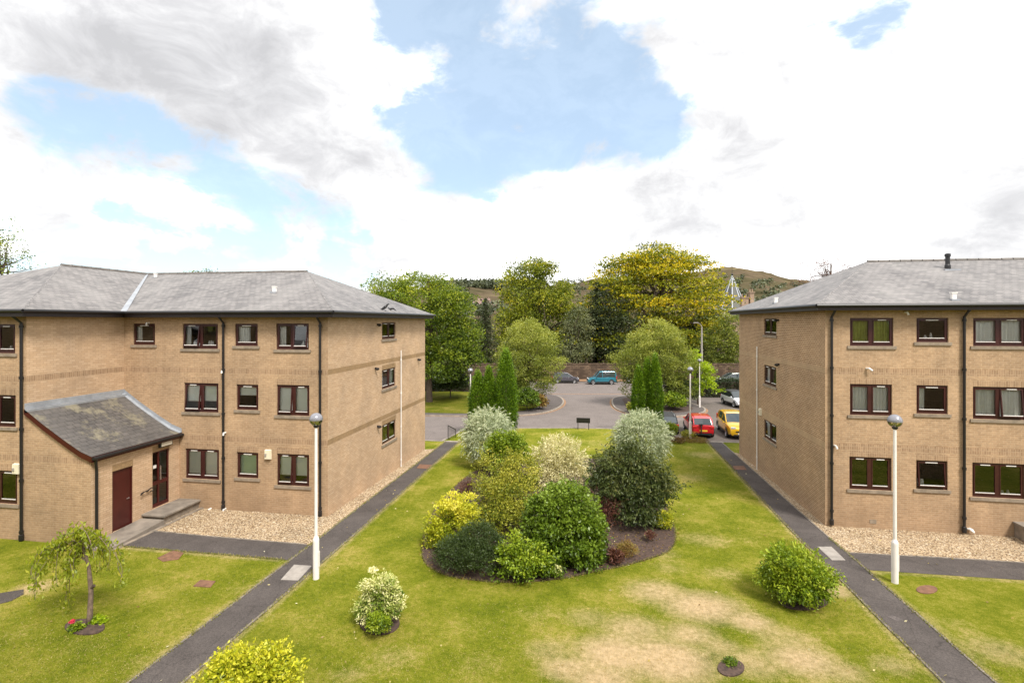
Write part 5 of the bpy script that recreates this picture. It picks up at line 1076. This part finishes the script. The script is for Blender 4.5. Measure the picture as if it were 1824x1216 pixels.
def tree(name, lab, cat, px, d, lobes, mat, fn=zroad, trunk=.22, group=None, nl=26, bark='bark', ry=.9, zb=None, **k):
    """lobes in photo pixels (x, y, rx, rz, depth shift m) at distance d -> real ellipsoids"""
    c = at(px, HZ, d); z0 = (fn(c.y) if d < 78 else -1.3) if zb is None else zb; off = (c.x, c.y, z0); t = thing(name, off, lab, cat, group); Ls = []
    for l in lobes:
        x, y, rx, rz = l[:4]; dd = d+(l[4] if len(l) > 4 else 0); p = at(x, y, dd); s = dd/F; Ls.append((p.x, p.y, p.z, rx*s, rx*s*ry, rz*s))
    C = crown('crown', Ls, L[mat], t, off, **k); zt = max(l[2] for l in Ls)
    limbs('trunk', (c.x, c.y, z0), (c.x, c.y, zt), trunk, C, nl, t, off, M[bark]); return t
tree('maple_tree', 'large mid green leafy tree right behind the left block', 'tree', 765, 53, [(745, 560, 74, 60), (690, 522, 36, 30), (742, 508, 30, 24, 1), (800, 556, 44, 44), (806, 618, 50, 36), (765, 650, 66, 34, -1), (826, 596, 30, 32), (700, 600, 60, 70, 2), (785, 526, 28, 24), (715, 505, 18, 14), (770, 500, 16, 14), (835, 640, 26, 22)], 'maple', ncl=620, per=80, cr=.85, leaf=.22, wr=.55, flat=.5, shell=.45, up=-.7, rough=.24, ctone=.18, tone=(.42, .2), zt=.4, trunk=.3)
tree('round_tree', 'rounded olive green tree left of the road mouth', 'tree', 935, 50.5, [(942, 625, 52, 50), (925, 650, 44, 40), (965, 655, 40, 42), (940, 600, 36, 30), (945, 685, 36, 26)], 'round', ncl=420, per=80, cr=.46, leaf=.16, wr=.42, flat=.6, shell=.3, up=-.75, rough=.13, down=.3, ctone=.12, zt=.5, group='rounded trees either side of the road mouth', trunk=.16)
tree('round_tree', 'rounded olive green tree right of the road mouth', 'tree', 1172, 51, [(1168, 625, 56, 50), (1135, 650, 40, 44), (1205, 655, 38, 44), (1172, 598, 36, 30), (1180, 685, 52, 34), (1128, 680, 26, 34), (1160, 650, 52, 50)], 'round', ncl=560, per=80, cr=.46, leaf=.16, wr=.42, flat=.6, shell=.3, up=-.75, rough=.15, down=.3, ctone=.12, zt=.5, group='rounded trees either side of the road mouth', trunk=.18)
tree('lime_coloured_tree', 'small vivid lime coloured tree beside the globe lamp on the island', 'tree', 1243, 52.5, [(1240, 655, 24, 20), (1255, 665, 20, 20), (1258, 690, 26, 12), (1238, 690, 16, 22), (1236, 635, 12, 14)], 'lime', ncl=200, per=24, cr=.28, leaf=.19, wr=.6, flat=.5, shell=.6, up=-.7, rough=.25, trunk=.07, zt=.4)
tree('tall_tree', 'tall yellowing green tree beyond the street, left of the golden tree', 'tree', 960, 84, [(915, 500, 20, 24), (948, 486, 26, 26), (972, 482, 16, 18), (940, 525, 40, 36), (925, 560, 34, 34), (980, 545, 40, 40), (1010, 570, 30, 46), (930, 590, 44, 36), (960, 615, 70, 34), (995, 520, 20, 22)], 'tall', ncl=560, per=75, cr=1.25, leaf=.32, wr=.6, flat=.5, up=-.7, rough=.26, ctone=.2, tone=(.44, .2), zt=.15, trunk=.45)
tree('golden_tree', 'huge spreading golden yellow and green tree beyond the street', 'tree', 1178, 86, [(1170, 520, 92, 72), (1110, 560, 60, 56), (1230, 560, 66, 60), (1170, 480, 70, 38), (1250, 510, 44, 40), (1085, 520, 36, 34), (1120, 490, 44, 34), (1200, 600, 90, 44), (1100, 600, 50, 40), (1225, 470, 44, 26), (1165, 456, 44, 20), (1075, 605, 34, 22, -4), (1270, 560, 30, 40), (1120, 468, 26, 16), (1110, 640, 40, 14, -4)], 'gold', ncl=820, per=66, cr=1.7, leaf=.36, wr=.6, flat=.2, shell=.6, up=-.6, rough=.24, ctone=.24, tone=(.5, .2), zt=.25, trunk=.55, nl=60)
tree('cedar_tree', 'dark cedar with layered branches half hidden by the golden tree', 'conifer', 1092, 82, [(1080, 600, 40, 40), (1095, 570, 36, 40), (1070, 560, 22, 60), (1100, 625, 40, 22)], 'pine', ncl=420, per=34, cr=1.1, leaf=.38, wr=.4, flat=.18, shell=.7, up=-.7, trunk=.45, nl=30)
tree('grey_conifer', 'grey green conifer over the stone wall between the two tall trees', 'conifer', 1025, 79.5, [(1025, 600, 28, 42), (1020, 625, 36, 24), (1030, 570, 20, 32), (1000, 630, 30, 18)], 'greypine', ncl=420, per=30, cr=.7, leaf=.3, wr=.3, flat=.5, down=.4, shell=.5, up=-.8, trunk=.3)
def spruce(lab, px, yt, yb, d, w_px, mat='pine', n=260, name='spruce_tree'):
    c = at(px, HZ, d); z0 = -1.3 if d > 76 else zroad(c.y); zt = zat(yt, d); zb = zat(yb, d); off = (c.x, c.y, z0); t = thing(name, off, lab, 'conifer', 'conifers beyond the street'); P = []; D = []; T = []; q = MB()
    q.tube([(c.x, c.y, z0-.1), (c.x, c.y, zt)], [.3, .03], 7); R_ = w_px/2*d/F
    for i in range(n):
        f = i/n; a = i*2.4+random.random(); r = R_*(1-f)**.8*random.uniform(.7, 1.15)+.1; z = zb+(zt-zb)*f; e = Vector((c.x+r*cos(a), c.y+r*sin(a), z-.28*r)); s = Vector((c.x, c.y, z)); q.tube([s, e], [.035, .01], 4, cap=False)
        m_ = int(8+r*16)
        for _ in range(m_): g = random.random()**.7; p_ = s.lerp(e, g); P.append((p_.x+random.gauss(0, .16), p_.y+random.gauss(0, .16), p_.z-abs(random.gauss(0, .22)))); D.append((cos(a)+random.gauss(0, .5), sin(a)+random.gauss(0, .5), random.gauss(-.5, .4))); T.append(.35+.4*g*random.random()+.1)
    q.build('trunk', M['bark'], t, off); leaf_obj('crown', np.array(P), np.array(D), .30*(.6+.8*rng.random(len(P))), .35, np.array(T)+rng.normal(0, .1, len(P)), L[mat], t, off)
spruce('brownish dark spruce rising between the left green tree and the tall tree', 865, 530, 660, 80, 64); spruce('slim pointed fir showing its bare top above the left green tree', 805, 495, 640, 70, 56, 'greypine', 200)
spruce('dark pointed conifer on the left flank of the golden tree', 1062, 500, 650, 84, 60, n=300); spruce('shaded dark conifer behind the rounded tree left of the road', 905, 600, 690, 66, 60, n=180)
tree('young_tree', 'mid green bushy tree over the wall at the left edge of the right block', 'tree', 1295, 79, [(1285, 615, 36, 46), (1305, 590, 26, 36), (1275, 650, 34, 24), (1310, 640, 30, 40)], 'round', ncl=520, per=28, cr=.6, leaf=.25, wr=.5, flat=.6, up=-.8, rough=.16, tone=(.3, .2), trunk=.2)
tree('dark_tree', 'shadowy dark green tree behind the golden tree and the wall', 'tree', 1215, 90, [(1210, 610, 60, 40), (1260, 610, 50, 50), (1160, 620, 60, 36)], 'darkever', ncl=480, per=26, cr=1.0, leaf=.4, wr=.6, up=-.8, rough=.16, trunk=.3)
tree('background_tree', 'dark wooded tree behind the left green tree by the street', 'tree', 790, 82, [(720, 600, 90, 60), (820, 625, 60, 50), (770, 590, 60, 50)], 'tall', ncl=620, per=26, cr=1.0, leaf=.4, wr=.6, up=-.8, rough=.16, trunk=.3, tone=(.3, .2))
tree('roadside_tree', 'dark green tree filling the gap behind the tall tree and grey conifer', 'tree', 990, 92, [(990, 610, 60, 44), (1040, 590, 40, 50), (930, 625, 50, 40)], 'darkever', ncl=420, per=26, cr=1.0, leaf=.4, wr=.6, up=-.8, trunk=.3)
def bush(lab, x0, x1, yt, d, mat, **k):
    kk = dict(ncl=240, per=26, cr=.22, leaf=.15, wr=.5, up=-.3, rough=.15, fn=zroad, group='bushes on the road islands'); kk.update(k); shrub('bush', lab, 'bush', x0, x1, yt, d, L[mat], **kk)
bush('dark green bush under the rounded tree left of the road', 915, 962, 690, 47.5, 'laurel', tone=(.35, .2)); bush('low reddish brown bush at the tip of the left road island', 948, 975, 702, 48.5, 'rust', ncl=90)
bush('bright green broad bush on the island under the right rounded tree', 1174, 1226, 698, 48.3, 'bright', tone=(.45, .2)); bush('dark shaded undergrowth under the right rounded tree', 1180, 1240, 672, 51, 'darkever', ncl=300, cr=.3)
bush('dark green shrubbery at the back of the left verge under the green tree', 768, 836, 648, 56, 'mound', ncl=420, cr=.35, leaf=.2); bush('dark shrubbery beside the hedge at the far left of the verge', 700, 770, 655, 58, 'mound', ncl=300, cr=.35, leaf=.2)
bush('dark shrubbery between column conifers and rounded tree', 880, 930, 668, 53, 'darkever', ncl=300, cr=.3); bush('grassy clump at the left foot of the right column conifers', 1118, 1132, 715, 46.8, 'olive', ncl=60)
PG = 'plants at the car park edge'
bush('bright green bush between the right silver shrub and the dark car', 1184, 1206, 752, 34.4, 'bright', fn=zlawn, group=PG, ncl=150, cr=.13, leaf=.1, tone=(.75, .2)); bush('airy yellowish plant at the foot of the lamp by the red hatchback', 1208, 1244, 765, 34.2, 'olive', fn=zlawn, group=PG, ncl=90, per=12, cr=.14, leaf=.09, tone=(.8, .2), shell=.9)
bush('low spreading bronze green shrub in front of the red hatchback', 1212, 1262, 781, 33.6, 'rust', fn=zlawn, group=PG, ncl=200, per=26, cr=.12, leaf=.08, wr=.3, tone=(.6, .3)); bush('brown low twiggy plant right of the right silver shrub', 1192, 1222, 779, 33.0, 'rust', fn=zlawn, group=PG, ncl=60, per=14, cr=.12, leaf=.08, tone=(.2, .2))
tree('birch_tree', 'thin leaved tree whose branch tips show at the far left above the roof', 'tree', -40, 34, [(0, 430, 32, 14), (10, 450, 34, 16), (-30, 470, 70, 36), (14, 486, 20, 10), (-40, 420, 60, 40)], 'maple', ncl=230, per=14, cr=.3, leaf=.13, wr=.5, up=-1, shell=.9, rough=.3, trunk=.25, nl=70, zb=0)
tree('copper_tree', 'sparse reddish twigged tree top showing over the right roof', 'tree', 1480, 60, [(1475, 490, 52, 26), (1465, 470, 26, 18), (1440, 500, 34, 10), (1505, 478, 24, 12)], 'red', ncl=150, per=12, cr=.4, leaf=.16, wr=.4, up=-1, shell=.9, rough=.35, trunk=.2, nl=80)
tree('treetop', 'leafy tree top peeping over the ridge of the left block', 'tree', 360, 60, [(350, 500, 26, 16), (372, 496, 20, 16), (335, 502, 16, 12)], 'maple', ncl=120, per=18, cr=.5, leaf=.22, up=-1, trunk=.25)
P = []; D = []
for (x0, y0), (x1, y1) in PATHEDGES[:8]+list(zip(bedp, bedp[1:]+bedp[:1])):
    ln = math.hypot(x1-x0, y1-y0); nb = int(ln*150)
    for _ in range(nb):
        f = random.random(); x = x0+(x1-x0)*f+random.gauss(0, .028); y = y0+(y1-y0)*f+random.gauss(0, .028)
        if y < 8: continue
        P.append((x, y, zlawn(y)+.025)); D.append((random.gauss(0, .6), random.gauss(0, .6), 1))
P = np.array(P); o = leaf_obj('edge_grass', P, np.array(D), .05+.04*rng.random(len(P)), .22, rng.normal(.6, .25, len(P)), leafmat('edge_grass_leaf', [(.08, .11, .01), (.18, .19, .03), (.38, .30, .12)])); o['kind'] = 'stuff'
m = 520; X_ = rng.uniform(-24, 22, m); Y_ = rng.uniform(8.5, 31, m)
o = leaf_obj('fallen_leaves', np.c_[X_, Y_, np.array([zlawn(y) for y in Y_])+.03], np.c_[rng.normal(size=(m, 2)), rng.normal(0, .15, m)], .05+.04*rng.random(m), .6, rng.random(m), leafmat('fallen_leaf', [(.16, .09, .03), (.5, .4, .12), (.75, .7, .5)])); o['kind'] = 'stuff'
m = 150000; Y_ = 8.6+13.5*rng.random(m)**1.5; X_ = rng.uniform(-1, 1, m)*(Y_*1.15)-2.6
def inpoly(X, Y, poly):
    c = np.zeros(len(X), bool)
    for (x0, y0), (x1, y1) in zip(poly, poly[1:]+poly[:1]):
        k = ((y0 > Y) != (y1 > Y)); c ^= k & (X < (x1-x0)*(Y-y0)/((y1-y0) or 1e-9)+x0)
    return c
bad = (X_ < WX) & (Y_ > WY-.3) | (Y_ > LY0-.3) & (X_ < LX+.3) | (X_ < -15.3) & (Y_ > 14.2)
for po in (*AVOID, bedp, [g2(*q_) for q_ in oval(676, 1110, 36, 21)], [g2(*q_) for q_ in oval(1302, 1190, 24, 15)], [g2(*q_) for q_ in oval(1432, 1068, 46, 19)], [g2(*q_) for q_ in oval(151, 1117, 36, 14)]): bad |= inpoly(X_, Y_, po)
bad |= (X_ > RX-.9) & (Y_ > 13.5) & (X_ > 5)
X_, Y_ = X_[~bad], Y_[~bad]; m = len(X_); dr_ = np.zeros(m)
for x, y, rr, sw in dry: dr_ = np.maximum(dr_, sw*np.exp(-((X_-x)**2*.7+(Y_-y)**2*1.3)/(rr*rr*1.3)))
o = leaf_obj('grass_blades', np.c_[X_, Y_, np.array([zlawn(y) for y in Y_])+.012], np.c_[rng.normal(size=(m, 2))*.9, np.ones(m)*.8], .035+.03*rng.random(m), .16, np.clip(.28+.62*dr_+rng.normal(0, .13, m), 0, 1), leafmat('grass_blade', [(.08, .11, .005), (.19, .215, .012), (.30, .27, .05), (.50, .37, .18), (.70, .52, .32)], .25)); o['kind'] = 'stuff'
# ------------------------------------------------------------------ far things
def hillz(px, d):
    prof_ = [(-400, 540), (300, 545), (640, 525), (760, 517), (815, 513), (880, 514), (940, 518), (1000, 510), (1045, 505), (1090, 503), (1180, 498), (1250, 489), (1285, 486), (1320, 486), (1350, 490), (1400, 499), (1440, 506), (1500, 515), (1650, 530), (2400, 545)]
    y = np.interp(px, [p[0] for p in prof_], [p[1] for p in prof_]); rim = 1500 if px > 970 else 760; zt = (HZ-y)/F*rim+H
    k = min(1, max(0, (d-170)/(rim-170))); k = k*k*(3-2*k); return -1.45+(zt+1.45)*k
P = []; Dn = []
def wood(px0, px1, d0, d1, n, hgt=7, fill=1.0):
    for _ in range(n):
        px = random.uniform(px0, px1); d = random.uniform(d0, d1)
        if fill < 1 and noise_(px*.05, d*.01) > fill: continue
        c = at(px, HZ, d); z = hillz(px, d); h = hgt*random.uniform(.6, 1.3)
        for _k in range(26): P.append((c.x+random.gauss(0, h*.35), c.y+random.gauss(0, h*.35), z+h*.55+random.gauss(0, h*.28)))
def noise_(x, y): return .5+.25*(sin(x*1.7+y)+sin(x*3.1-y*2.2+1))
wood(770, 965, 600, 755, 750); wood(770, 825, 440, 600, 150); wood(905, 965, 440, 600, 120); wood(965, 1045, 700, 1400, 60, 9); wood(1290, 1450, 420, 900, 200, 7, .6); wood(820, 960, 300, 400, 40, 7)
P = np.array(P); o = leaf_obj('distant_woodland', P, rng.normal(size=P.shape), 3.0*np.ones(len(P)), .8, np.repeat(rng.normal(.5, .25, len(P)//26+1), 26)[:len(P)]+rng.normal(0, .15, len(P)), L['hill']); o['kind'] = 'stuff'
whitewall = simple('white_render', (.85, .82, .78), .9, 0, .1, .3); rooft = simple('brown_roof_tiles', (.20, .13, .11), .9, 0, .2, .3)
labs = ['leftmost', 'second from left', 'third from left', 'fourth from left', 'fifth from left', 'sixth from left', 'rightmost']
for i, (px, py, wd) in enumerate(((838, 545, 9), (850, 541, 8), (862, 537, 10), (873, 544, 8), (884, 552, 8), (894, 550, 9), (905, 552, 8))):
    d = 420+i*4-(py-540)*3; c = at(px, py, d); z = c.z-5; t = thing('suburban_house', (c.x, c.y, z), 'small pale house with brown roof on the far hillside, %s of seven' % labs[i], 'house', 'pale houses on the far hillside', A+radians(random.uniform(-15, 15)))
    q = MB(); w2 = wd/2; q.box((-w2, -3.5, -12), (w2, 3.5, 5)); q.face([(-w2, -3.5, 5), (-w2, 3.5, 5), (-w2, 0, 7.3)]); q.face([(w2, -3.5, 5), (w2, 3.5, 5), (w2, 0, 7.3)]); q.build('wall', whitewall, t)
    q = MB(); q.face([(-w2-.3, -3.9, 4.8), (w2+.3, -3.9, 4.8), (w2+.3, 0, 7.6), (-w2-.3, 0, 7.6)]); q.face([(-w2-.3, 3.9, 4.8), (w2+.3, 3.9, 4.8), (w2+.3, 0, 7.6), (-w2-.3, 0, 7.6)]); rf = q.build('roof', rooft, t)
    q = MB(); q.box((w2-1.4, -.4, 6.5), (w2-.5, .4, 8.8)); q.build('chimney', rooft, rf)
    for k in (-1, 1): q = MB(); q.box((k*w2*.5-.6, -3.56, 2.6), (k*w2*.5+.6, -3.5, 3.9)); q.build('window', M['carglass'], t)
for px, wd, h, lab in ((822, 11, 9, 'grey square towered building on the wooded skyline'), (866, 9, 5, 'low pale building on the wooded skyline')):
    d = 760; c = at(px, HZ, d); z = hillz(px, d); t = thing('hilltop_building', (c.x, c.y, z), lab, 'building'); q = MB(); q.box((-wd/2, -4, -3), (wd/2, 4, h*.62)); q.build('wall', M['sandstone'], t)
    q = MB()
    for sx in (-1, 0, 1): q.box((sx*wd*.36-1.1, -2, h*.62), (sx*wd*.36+1.1, 2, h*(.95 if sx else 1.1))); q.box((sx*wd*.36-1.4, -2.3, h*(.95 if sx else 1.1)), (sx*wd*.36+1.4, 2.3, h*(.95 if sx else 1.1)+.5))
    q.build('turret', M['concrete'], t)
# spire roof with pale ribs
d = 130; c = at(1304, HZ, d); za = zat(491, d); zb = zat(557, d); r = 27*d/F; t = thing('spire_roof', (c.x, c.y, -1.3), 'pointed spire roof with pale ribs and dark panels behind the right block', 'spire'); off = tuple(t.location)
q = MB(); K = 8; pts = [(c.x+r*cos(2*pi*(k+.5)/K+A), c.y+r*sin(2*pi*(k+.5)/K+A), zb) for k in range(K)]
for k in range(K): q.face([pts[k], pts[(k+1) % K], (c.x, c.y, za)])
q.build('panels', simple('dark_panels', (.07, .07, .055), .6, 0, .3, .5), t, off)
for k in range(K): q = MB(); q.tube([Vector(pts[k])+Vector((0, 0, -.1)), (c.x, c.y, za+.1)], [.2, .12], 5); q.build('rib', simple('rib_metal', (.36, .38, .42), .4, 0, 0), t, off)
q = MB(); q.tube([(c.x, c.y, za), (c.x, c.y, za+2.6)], [.08, .02], 5); q.lathe([(.02, 0), (.35, .2), (.35, .35), (.02, .6)], 8, (c.x, c.y, za)); q.build('finial', M['black'], t, off)
q = MB(); q.lathe([(r*.96, -1.3), (r*.96, zb)], 8, (c.x, c.y, 0)); q.build('wall', M['sandstone'], t, off)
d = 118; c = at(1330, HZ, d); z0 = -1.3; t = thing('stone_house', (c.x, c.y, z0), 'old stone house with tall chimneys beside the spire', 'house', rz=A); zt = zat(566, d)-z0
q = MB(); q.box((-7, -4, 0), (7, 4, zt)); q.build('wall', M['sandstone'], t); q = MB(); q.face([(-7.3, -4.3, zt), (7.3, -4.3, zt), (7.3, 0, zt+2.2), (-7.3, 0, zt+2.2)]); q.face([(-7.3, 4.3, zt), (7.3, 4.3, zt), (7.3, 0, zt+2.2), (-7.3, 0, zt+2.2)]); q.face([(-7.3, -4.3, zt), (-7.3, 4.3, zt), (-7.3, 0, zt+2.2)]); rf = q.build('roof', M['slate'], t)
for x, w_, y_ in ((-.6, 1.5, 531), (1.0, .9, 522)):
    h = zat(y_, d)-z0; q = MB(); q.box((x-w_/2, -.6, zt), (x+w_/2, .6, h)); q.box((x-w_/2-.15, -.75, h), (x+w_/2+.15, .75, h+.25))
    for k in (-.3, .3): q.lathe([(.16, 0), (.13, .7), (.16, .75)], 8, (x+k*w_, 0, h+.25))
    q.build('chimney', M['sandstone'], rf)
for px, py, sc, fl, lab in ((686, 553, 1, 0, 'black bird perched on the slate slope near the eaves of the left block'), (697, 552, .85, 1, 'black bird leaning low on the slate just right of the perched bird')):
    p = slope_pt(px, py+1, (-9.73, 17.9, 7.9), (-9.73, 30.16, 7.9), (-14.41, 24.03, 10.02)); t = thing('black_bird', tuple(p), lab, 'bird', 'black birds on the roof', radians(200 if fl else 20)); t.scale = (sc,)*3
    me = bpy.data.meshes.new('body'); tl = -.25 if fl else .08
    Vs = [(-.30, 0, .02+tl*.2), (-.16, 0, .09), (-.04, 0, .15), (.06, 0, .20+tl*.5), (.11, 0, .27+tl*.6), (.15, 0, .29+tl*.6), (.20, 0, .28+tl*.6)]; me.from_pydata(Vs, [(i, i+1) for i in range(6)], []); me.materials.append(M['black'])
    o = bpy.data.objects.new('body', me); COL.objects.link(o); o.parent = t; sk = o.modifiers.new('skin', 'SKIN')
    for v, r in zip(me.skin_vertices[0].data, ((.035, .012), (.05, .045), (.075, .07), (.06, .06), (.042, .042), (.04, .04), (.01, .01))): v.radius = r
    me.skin_vertices[0].data[2].use_root = True; sb = o.modifiers.new('sub', 'SUBSURF'); sb.levels = 1; sb.render_levels = 2
    for s in (-1, 1): q = MB(); q.tube([(-.01, s*.03, .1), (.0, s*.03, 0), (.04, s*.03, 0)], .007, 4); q.build('leg', M['black'], t)
# ------------------------------------------------------------------ sky, sun, camera
SUN_AZ, SUN_EL = radians(140), radians(52)       # azimuth clockwise from +Y
w = bpy.data.worlds.new('World'); SC.world = w; w.use_nodes = True; nt = w.node_tree; bg = nt.nodes['Background']
sky = nt.nodes.new('ShaderNodeTexSky'); sky.sky_type = 'NISHITA'; sky.sun_disc = False; sky.sun_elevation = SUN_EL; sky.sun_rotation = SUN_AZ; sky.air_density = 1.0; sky.dust_density = .6; sky.ozone_density = 2.0
tc = nt.nodes.new('ShaderNodeTexCoord'); nrm = N(nt, 'ShaderNodeVectorMath', operation='NORMALIZE'); nt.links.new(tc.outputs['Generated'], nrm.inputs[0]); v = nrm.outputs[0]
def wnoise(sc, det, rough, s=(1, 1, 1.7), off=(0, 0, 0), dist=0):
    mp = nt.nodes.new('ShaderNodeMapping'); mp.inputs['Scale'].default_value = s; mp.inputs['Location'].default_value = off; nt.links.new(v, mp.inputs[0])
    n = N(nt, 'ShaderNodeTexNoise', Scale=sc, Detail=det, Roughness=rough, Distortion=dist); nt.links.new(mp.outputs[0], n.inputs['Vector']); return n.outputs[0]
def mth(op, a, b=None, c=None, clamp=False):
    m = nt.nodes.new('ShaderNodeMath'); m.operation = op; m.use_clamp = clamp
    for i, x in enumerate((a, b, c)):
        if x is None: continue
        if isinstance(x, (int, float)): m.inputs[i].default_value = x
        else: nt.links.new(x, m.inputs[i])
    return m.outputs[0]
# openings in the cloud (direction, angular radius in degrees, weight)
def dirv(px, py): return at(px, py, 1)-Vector((0, 0, H))
holes = [(740, 60, 5.5, 1.0), (800, 180, 7.5, 1.1), (930, 110, 7.5, 1.1), (1030, 190, 6.5, 1.05), (1120, 225, 5, .9), (830, 270, 4.5, .8), (950, 215, 6, 1.0), (900, 20, 6, .9), (680, 200, 4, .7), (1190, 215, 3, .5), (640, 20, 4, .6),
         (60, 190, 3.5, .5), (160, 225, 4, .55), (240, 245, 3, .4), (200, 320, 6, 1.0), (290, 370, 5.5, .95), (130, 300, 4, .8), (400, 400, 5, .8), (150, 380, 4.5, .9), (50, 200, 3, .6), (180, 240, 3.5, .7), (260, 400, 5, .6), (100, 340, 4, .6), (430, 430, 4, .5), (330, 300, 4, .5), (480, 425, 4, .4), (60, 370, 3, .45), (560, 340, 3.5, .35), (380, 320, 3, .4), (270, 440, 4, .35), (1580, 60, 3.5, .45), (1500, 90, 3, .35), (1140, 95, 2.5, .45), (1450, 170, 4, .3), (1300, 300, 5, .22), (600, 430, 5, .25), (30, 460, 5, .4), (700, 330, 2.5, .3)]
acc = None
for px, py, r, wt in holes:
    dv = dirv(px, py).normalized(); dn = N(nt, 'ShaderNodeVectorMath', operation='DOT_PRODUCT'); nt.links.new(v, dn.inputs[0]); dn.inputs[1].default_value = dv
    x = mth('MULTIPLY', mth('EXPONENT', mth('MULTIPLY', mth('SUBTRACT', dn.outputs['Value'], 1.0), 1/(1-cos(radians(r))))), wt)
    acc = x if acc is None else mth('ADD', acc, x)
acc = mth('MULTIPLY', mth('MINIMUM', acc, 1.25), .9)
nA = wnoise(3.2, 9, .56, off=(.3, .1, .7), dist=.25); nB = wnoise(9, 10, .66, off=(.5, .2, .9), dist=.4)
edge = mth('ADD', mth('MULTIPLY', mth('SUBTRACT', nA, .5), 4.4), mth('MULTIPLY', mth('SUBTRACT', nB, .5), 2.2))
hole = mth('ADD', acc, edge)
behind = N(nt, 'ShaderNodeMapRange'); behind.interpolation_type = 'SMOOTHERSTEP'; behind.inputs[1].default_value = .30; behind.inputs[2].default_value = 1.08; nt.links.new(hole, behind.inputs[0])
# cloud brightness: dazzling white with soft grey undersides
shade = wnoise(2.6, 7, .5, off=(2.1, .4, .2)); cr = nt.nodes.new('ShaderNodeValToRGB'); e = cr.color_ramp.elements; e[0].position = .28; e[0].color = (3.5, 3.5, 3.6, 1); e[1].position = .63; e[1].color = (9.0, 9.0, 9.0, 1); e2 = e.new(.42); e2.color = (4.35, 4.35, 4.45, 1); e2 = e.new(.52); e2.color = (5.3, 5.3, 5.35, 1)
grey = None
for px, py, r, wt in ((200, 60, 11, .12), (330, 130, 9, .09), (480, 190, 8, .10), (60, 20, 9, .1), (740, 480, 9, .08), (1720, 330, 7, .10), (560, 270, 7, .11), (120, 280, 5, .13), (1280, 300, 8, .04), (1500, 60, 12, -.05), (1000, 420, 9, -.04)):
    dl = N(nt, 'ShaderNodeVectorMath', operation='DOT_PRODUCT'); nt.links.new(v, dl.inputs[0]); dl.inputs[1].default_value = dirv(px, py).normalized()
    x = mth('MULTIPLY', mth('EXPONENT', mth('MULTIPLY', mth('SUBTRACT', dl.outputs['Value'], 1.0), 1/(1-cos(radians(r))))), -wt)
    grey = x if grey is None else mth('ADD', grey, x)
nt.links.new(mth('ADD', mth('ADD', mth('MULTIPLY', shade, .7), .275), mth('ADD', grey, mth('MULTIPLY', mth('SUBTRACT', nB, .5), .75))), cr.inputs[0])
wash = mixc(nt, sky.outputs[0], (4.5, 5.7, 6.6), .42)
fin = mixc(nt, cr.outputs[0], wash, mth('MULTIPLY', behind.outputs[0], .93))
nt.links.new(fin, bg.inputs['Color']); bg.inputs['Strength'].default_value = .10
sd = bpy.data.lights.new('sun', 'SUN'); sd.energy = 2.7; sd.angle = radians(14); sd.color = (1, .95, .87); so_ = bpy.data.objects.new('sun', sd); COL.objects.link(so_)
sdir = Vector((sin(SUN_AZ)*cos(SUN_EL), cos(SUN_AZ)*cos(SUN_EL), sin(SUN_EL))); so_.rotation_euler = sdir.to_track_quat('Z', 'Y').to_euler(); so_.location = (20, -20, 40)
cd = bpy.data.cameras.new('camera'); co = bpy.data.objects.new('camera', cd); COL.objects.link(co); SC.camera = co
cd.sensor_width = 36; cd.lens = 18.0; cd.shift_y = (HZ-608)/1824; cd.clip_end = 12000; cd.clip_start = .1; co.location = (0, 0, H); co.rotation_euler = (pi/2, 0, A)
SC.view_settings.view_transform = 'Standard'; SC.view_settings.look = 'None'; SC.view_settings.exposure = .95; SC.view_settings.gamma = 1
SC.cycles.max_bounces = 6; SC.cycles.transparent_max_bounces = 10
